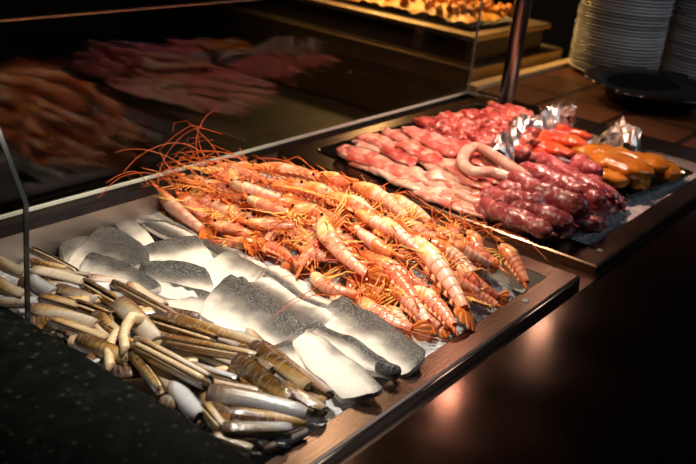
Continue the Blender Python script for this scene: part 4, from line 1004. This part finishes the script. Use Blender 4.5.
# foil
def foil(pts, label, h, w, seed, nm=36):
    pts = [Vector(p) for p in pts]; c = sum(pts, Vector()) / len(pts)
    n = nm; v = []; f = []; m = 12; rr = random.Random(seed)
    for i in range(n + 1):
        x = i / n * (len(pts) - 1); k_ = min(len(pts) - 2, int(x)); p = pts[k_].lerp(pts[k_ + 1], x - k_)
        t = (pts[k_ + 1] - pts[k_]).normalized(); y = Vector((0, 0, 1)).cross(t).normalized()
        hh = h * (.6 + .5 * abs(nz(Vector((i * .35, seed, 0)), 1)) * 2)
        for j in range(m + 1):
            q = j / m; a = (q - .5) * PI
            s = p + y * (math.sin(a) * w) + Vector((0, 0, math.cos(a) * hh - .03))
            s += Vector((rr.uniform(-1, 1), rr.uniform(-1, 1), rr.uniform(-1, 1))) * .0052
            v.append(s - c)
    for i in range(n):
        for j in range(m):
            a = i * (m + 1) + j; f.append((a, a + 1, a + m + 2)); f.append((a, a + m + 2, a + m + 1))
    o = obj('foil_wrap', mesh(v, f, smooth=False), M['foil'], None, c); tag(o, label, 'foil')
    s = o.modifiers.new('t', 'SOLIDIFY'); s.thickness = .0004
foil(DATA['foil1'], 'crumpled foil ridge around the red steaks', .058, .024, 3)
foil(DATA['foil2'], 'crumpled foil end standing up behind the orange chicken', .056, .020, 9, 18)
foil(DATA['foil3'], 'darker foil fold between the red steaks and the orange chicken', .030, .010, 5, 18)

# ------------------------------------------------------------------ plates and dish
prof = [(.0, .0), (.085, .0), (.088, .003), (.120, .0055), (.150, .0135), (.1575, .0165), (.1585, .0185), (.1565, .0200), (.148, .0170), (.118, .0090), (.085, .0065), (.0, .006)]
prof = [(r * .865, z) for r, z in prof]
b = MB(); b.lathe([(max(r, .0005), z) for r, z in prof], 56); pm = b.get(True, name='plate')
def stack(x, y, n, label, group):
    for i in range(n):
        o = obj('plate', pm, M['plate'], None, (x + RND.uniform(-.0025, .0025), y + RND.uniform(-.0025, .0025), -.004 + i * .0098))
        o.rotation_euler = (0, 0, RND.uniform(0, 6)); tag(o, label, 'plate', group)
stack(2.722, .992, 34, 'grey china plate in the left stack behind the black dish', 'plates in the left stack')
stack(2.868, .752, 34, 'grey china plate in the right stack at the picture edge', 'plates in the right stack')
t = thing('black_dish', 'wide glossy black dish in front of the plate stacks', 'dish', (2.445, .765, -.004))
b = MB(); b.lathe([(.0005, 0), (.10, 0), (.112, .003), (.138, .026), (.156, .044), (.190, .052), (.194, .055), (.189, .058), (.154, .050), (.134, .032), (.108, .010), (.0005, .008)], 64)
obj('bowl', b.get(), M['black'], t)
for sd in (1, -1):
    b = MB(); b.tube([(sd * .184, -.03, .054), (sd * .208, -.024, .056), (sd * .214, 0, .057), (sd * .208, .024, .056), (sd * .184, .03, .054)], .005, 8); obj('handle', b.get(), M['black'], t)

# ------------------------------------------------------------------ island with fried food behind the glass
b = MB(); b.box(2.325, 2.95, 1.262, 2.9, -.9, -.002); o = struct('back_counter', b, M['island'])
bevel(o, .006)
t = thing('food_warmer', 'steel food warmer block under the fried food behind the glass', 'food warmer', (2.62, 2.1, -.002))
b = MB(); b.box(2.378, 2.86, 1.308, 2.85, -.0015, .066); put(t, 'body', b, M['dark_work'])
b = frame_mb(2.43, 2.82, 1.36, 2.80, 2.362, 2.88, 1.292, 2.87, .0665, .083); put(t, 'rim', b, M['island'])
tray('fry_tray', 'dark tray holding the golden fried food behind the glass', 'tray', [(2.415, 1.345), (2.80, 1.345), (2.80, 2.72), (2.415, 2.72)], .0835, .010, M['black_pan'])
def fryz(x, y):
    h = max(0, min(1, (x - 2.42) / .16, (y - 1.35) / .16, (2.79 - x) / .16)); return .092 + .055 * h ** .7 + .012 * nz(Vector((x, y, 0)), 9)
v = []; f = []; nx_, ny_ = 50, 130
for j in range(ny_ + 1):
    for i in range(nx_ + 1):
        x = lerp(2.435, 2.78, i / nx_); y = lerp(1.365, 2.68, j / ny_)
        v.append((x, y, fryz(x, y) + .008 * nz(Vector((x, y, 2)), 45)))
for j in range(ny_):
    for i in range(nx_):
        a = j * (nx_ + 1) + i; f.append((a, a + 1, a + nx_ + 2, a + nx_ + 1))
tag(obj('fried_crumbs', mesh(v, f), M['fried']), 'golden crumbs filling the heap under the fried pieces', 'fried food', kind='stuff')
fm = [chunk(.017, 50 + i, RND.uniform(.9, 1.7), RND.uniform(.6, 1), .7, .4) for i in range(8)]
R2 = random.Random(5)
for i in range(260):
    x = R2.uniform(2.45, 2.765); y = R2.uniform(1.385, 2.3)
    h = min(1, (x - 2.42) / .18, (y - 1.36) / .18)
    o = obj('fried_piece', fm[i % 8], M['fried'], None, (x, y, fryz(x, y) + R2.uniform(.002, .014))); o.rotation_euler = (R2.uniform(0, 6), R2.uniform(0, 6), R2.uniform(0, 6))
    s = R2.uniform(.6, 1.05); o.scale = (s, s, s)
    tag(o, 'golden fried piece in the heap behind the glass', 'fried food', 'fried pieces heaped behind the glass')

# ------------------------------------------------------------------ light
def spot(name, loc, to, power, col, size, blend=.6, rad=.03):
    l = bpy.data.lights.new(name, 'SPOT'); l.energy = power; l.color = col; l.spot_size = math.radians(size); l.spot_blend = blend; l.shadow_soft_size = rad
    o = bpy.data.objects.new(name, l); C.objects.link(o); o.location = loc
    o.rotation_euler = (Vector(to) - Vector(loc)).to_track_quat('-Z', 'Y').to_euler(); return o
LY, LZ = .762, .50
for x, tx, ty, col, pw, spill in ((.69, .72, .70, (1, .90, .76), 16, .2), (1.074, 1.03, .78, (1, .80, .55), 18, .5), (1.526, 1.58, .76, (1, .55, .42), 17.5, 1.2), (1.978, 1.95, .78, (1, .64, .46), 7, 1.3)):
    ly = .60 if x < .8 else LY
    spot('counter_lamp', (x, ly, LZ), (tx, ty, 0), pw, col, 100, .8, .022)
    spot('counter_lamp_spill', (x, ly, LZ + .002), (x, ly, 0), spill, col, 158, .5, .022)
spot('kitchen_side_light', (2.75, 1.85, .75), (2.80, 1.70, .1), 75, (1, .58, .18), 110, .7, .06)
spot('kitchen_side_light', (2.02, 2.1, .80), (2.35, 1.6, 0), 14, (1, .60, .22), 90, .8, .05)  # added fill, brightens the lower rail of the back counter
spot('kitchen_side_light', (3.55, 2.45, .72), (3.5, 2.4, 0), 14, (1, .62, .24), 165, .5, .06)

spot('plate_stack_fill', (1.1, -1.3, 1.5), (2.86, .86, .20), 85, (.86, .92, 1), 17, .9, .05)  # added cool fill spot that brightens the plate stacks
l = bpy.data.lights.new('dining_room_light', 'AREA'); l.size = 1.0; l.energy = 8; l.color = (.74, .86, 1)
o = bpy.data.objects.new('dining_room_light', l); C.objects.link(o); o.location = (2.6, -1.2, 1.5)
o.rotation_euler = (Vector((2.2, .7, 0)) - o.location).to_track_quat('-Z', 'Y').to_euler()
w = bpy.data.worlds.new('dim_room'); bpy.context.scene.world = w; w.use_nodes = True
w.node_tree.nodes['Background'].inputs[0].default_value = (.55, .40, .30, 1); w.node_tree.nodes['Background'].inputs[1].default_value = .006

# ------------------------------------------------------------------ camera
ri, up, fw = [Vector(v) for v in DATA['cam']]
cam = bpy.data.cameras.new('camera'); co = bpy.data.objects.new('camera', cam); C.objects.link(co)
mw = Matrix((ri, up, -fw)).transposed().to_4x4(); mw.translation = (0, 0, .55); co.matrix_world = mw
cam.sensor_width = 36; cam.lens = 885.93 / 696 * 36; cam.clip_start = .02
cam.dof.use_dof = True; cam.dof.focus_distance = 1.18; cam.dof.aperture_fstop = 6.5
sc = bpy.context.scene; sc.camera = co
sc.view_settings.view_transform = 'Standard'; sc.view_settings.look = 'None'; sc.view_settings.gamma = 1; sc.view_settings.exposure = 0.0
sc.view_settings.use_curve_mapping = False
sc.cycles.max_bounces = 8; sc.cycles.use_denoising = True; sc.cycles.caustics_reflective = False; sc.cycles.caustics_refractive = False
sc.cycles.sample_clamp_indirect = 4
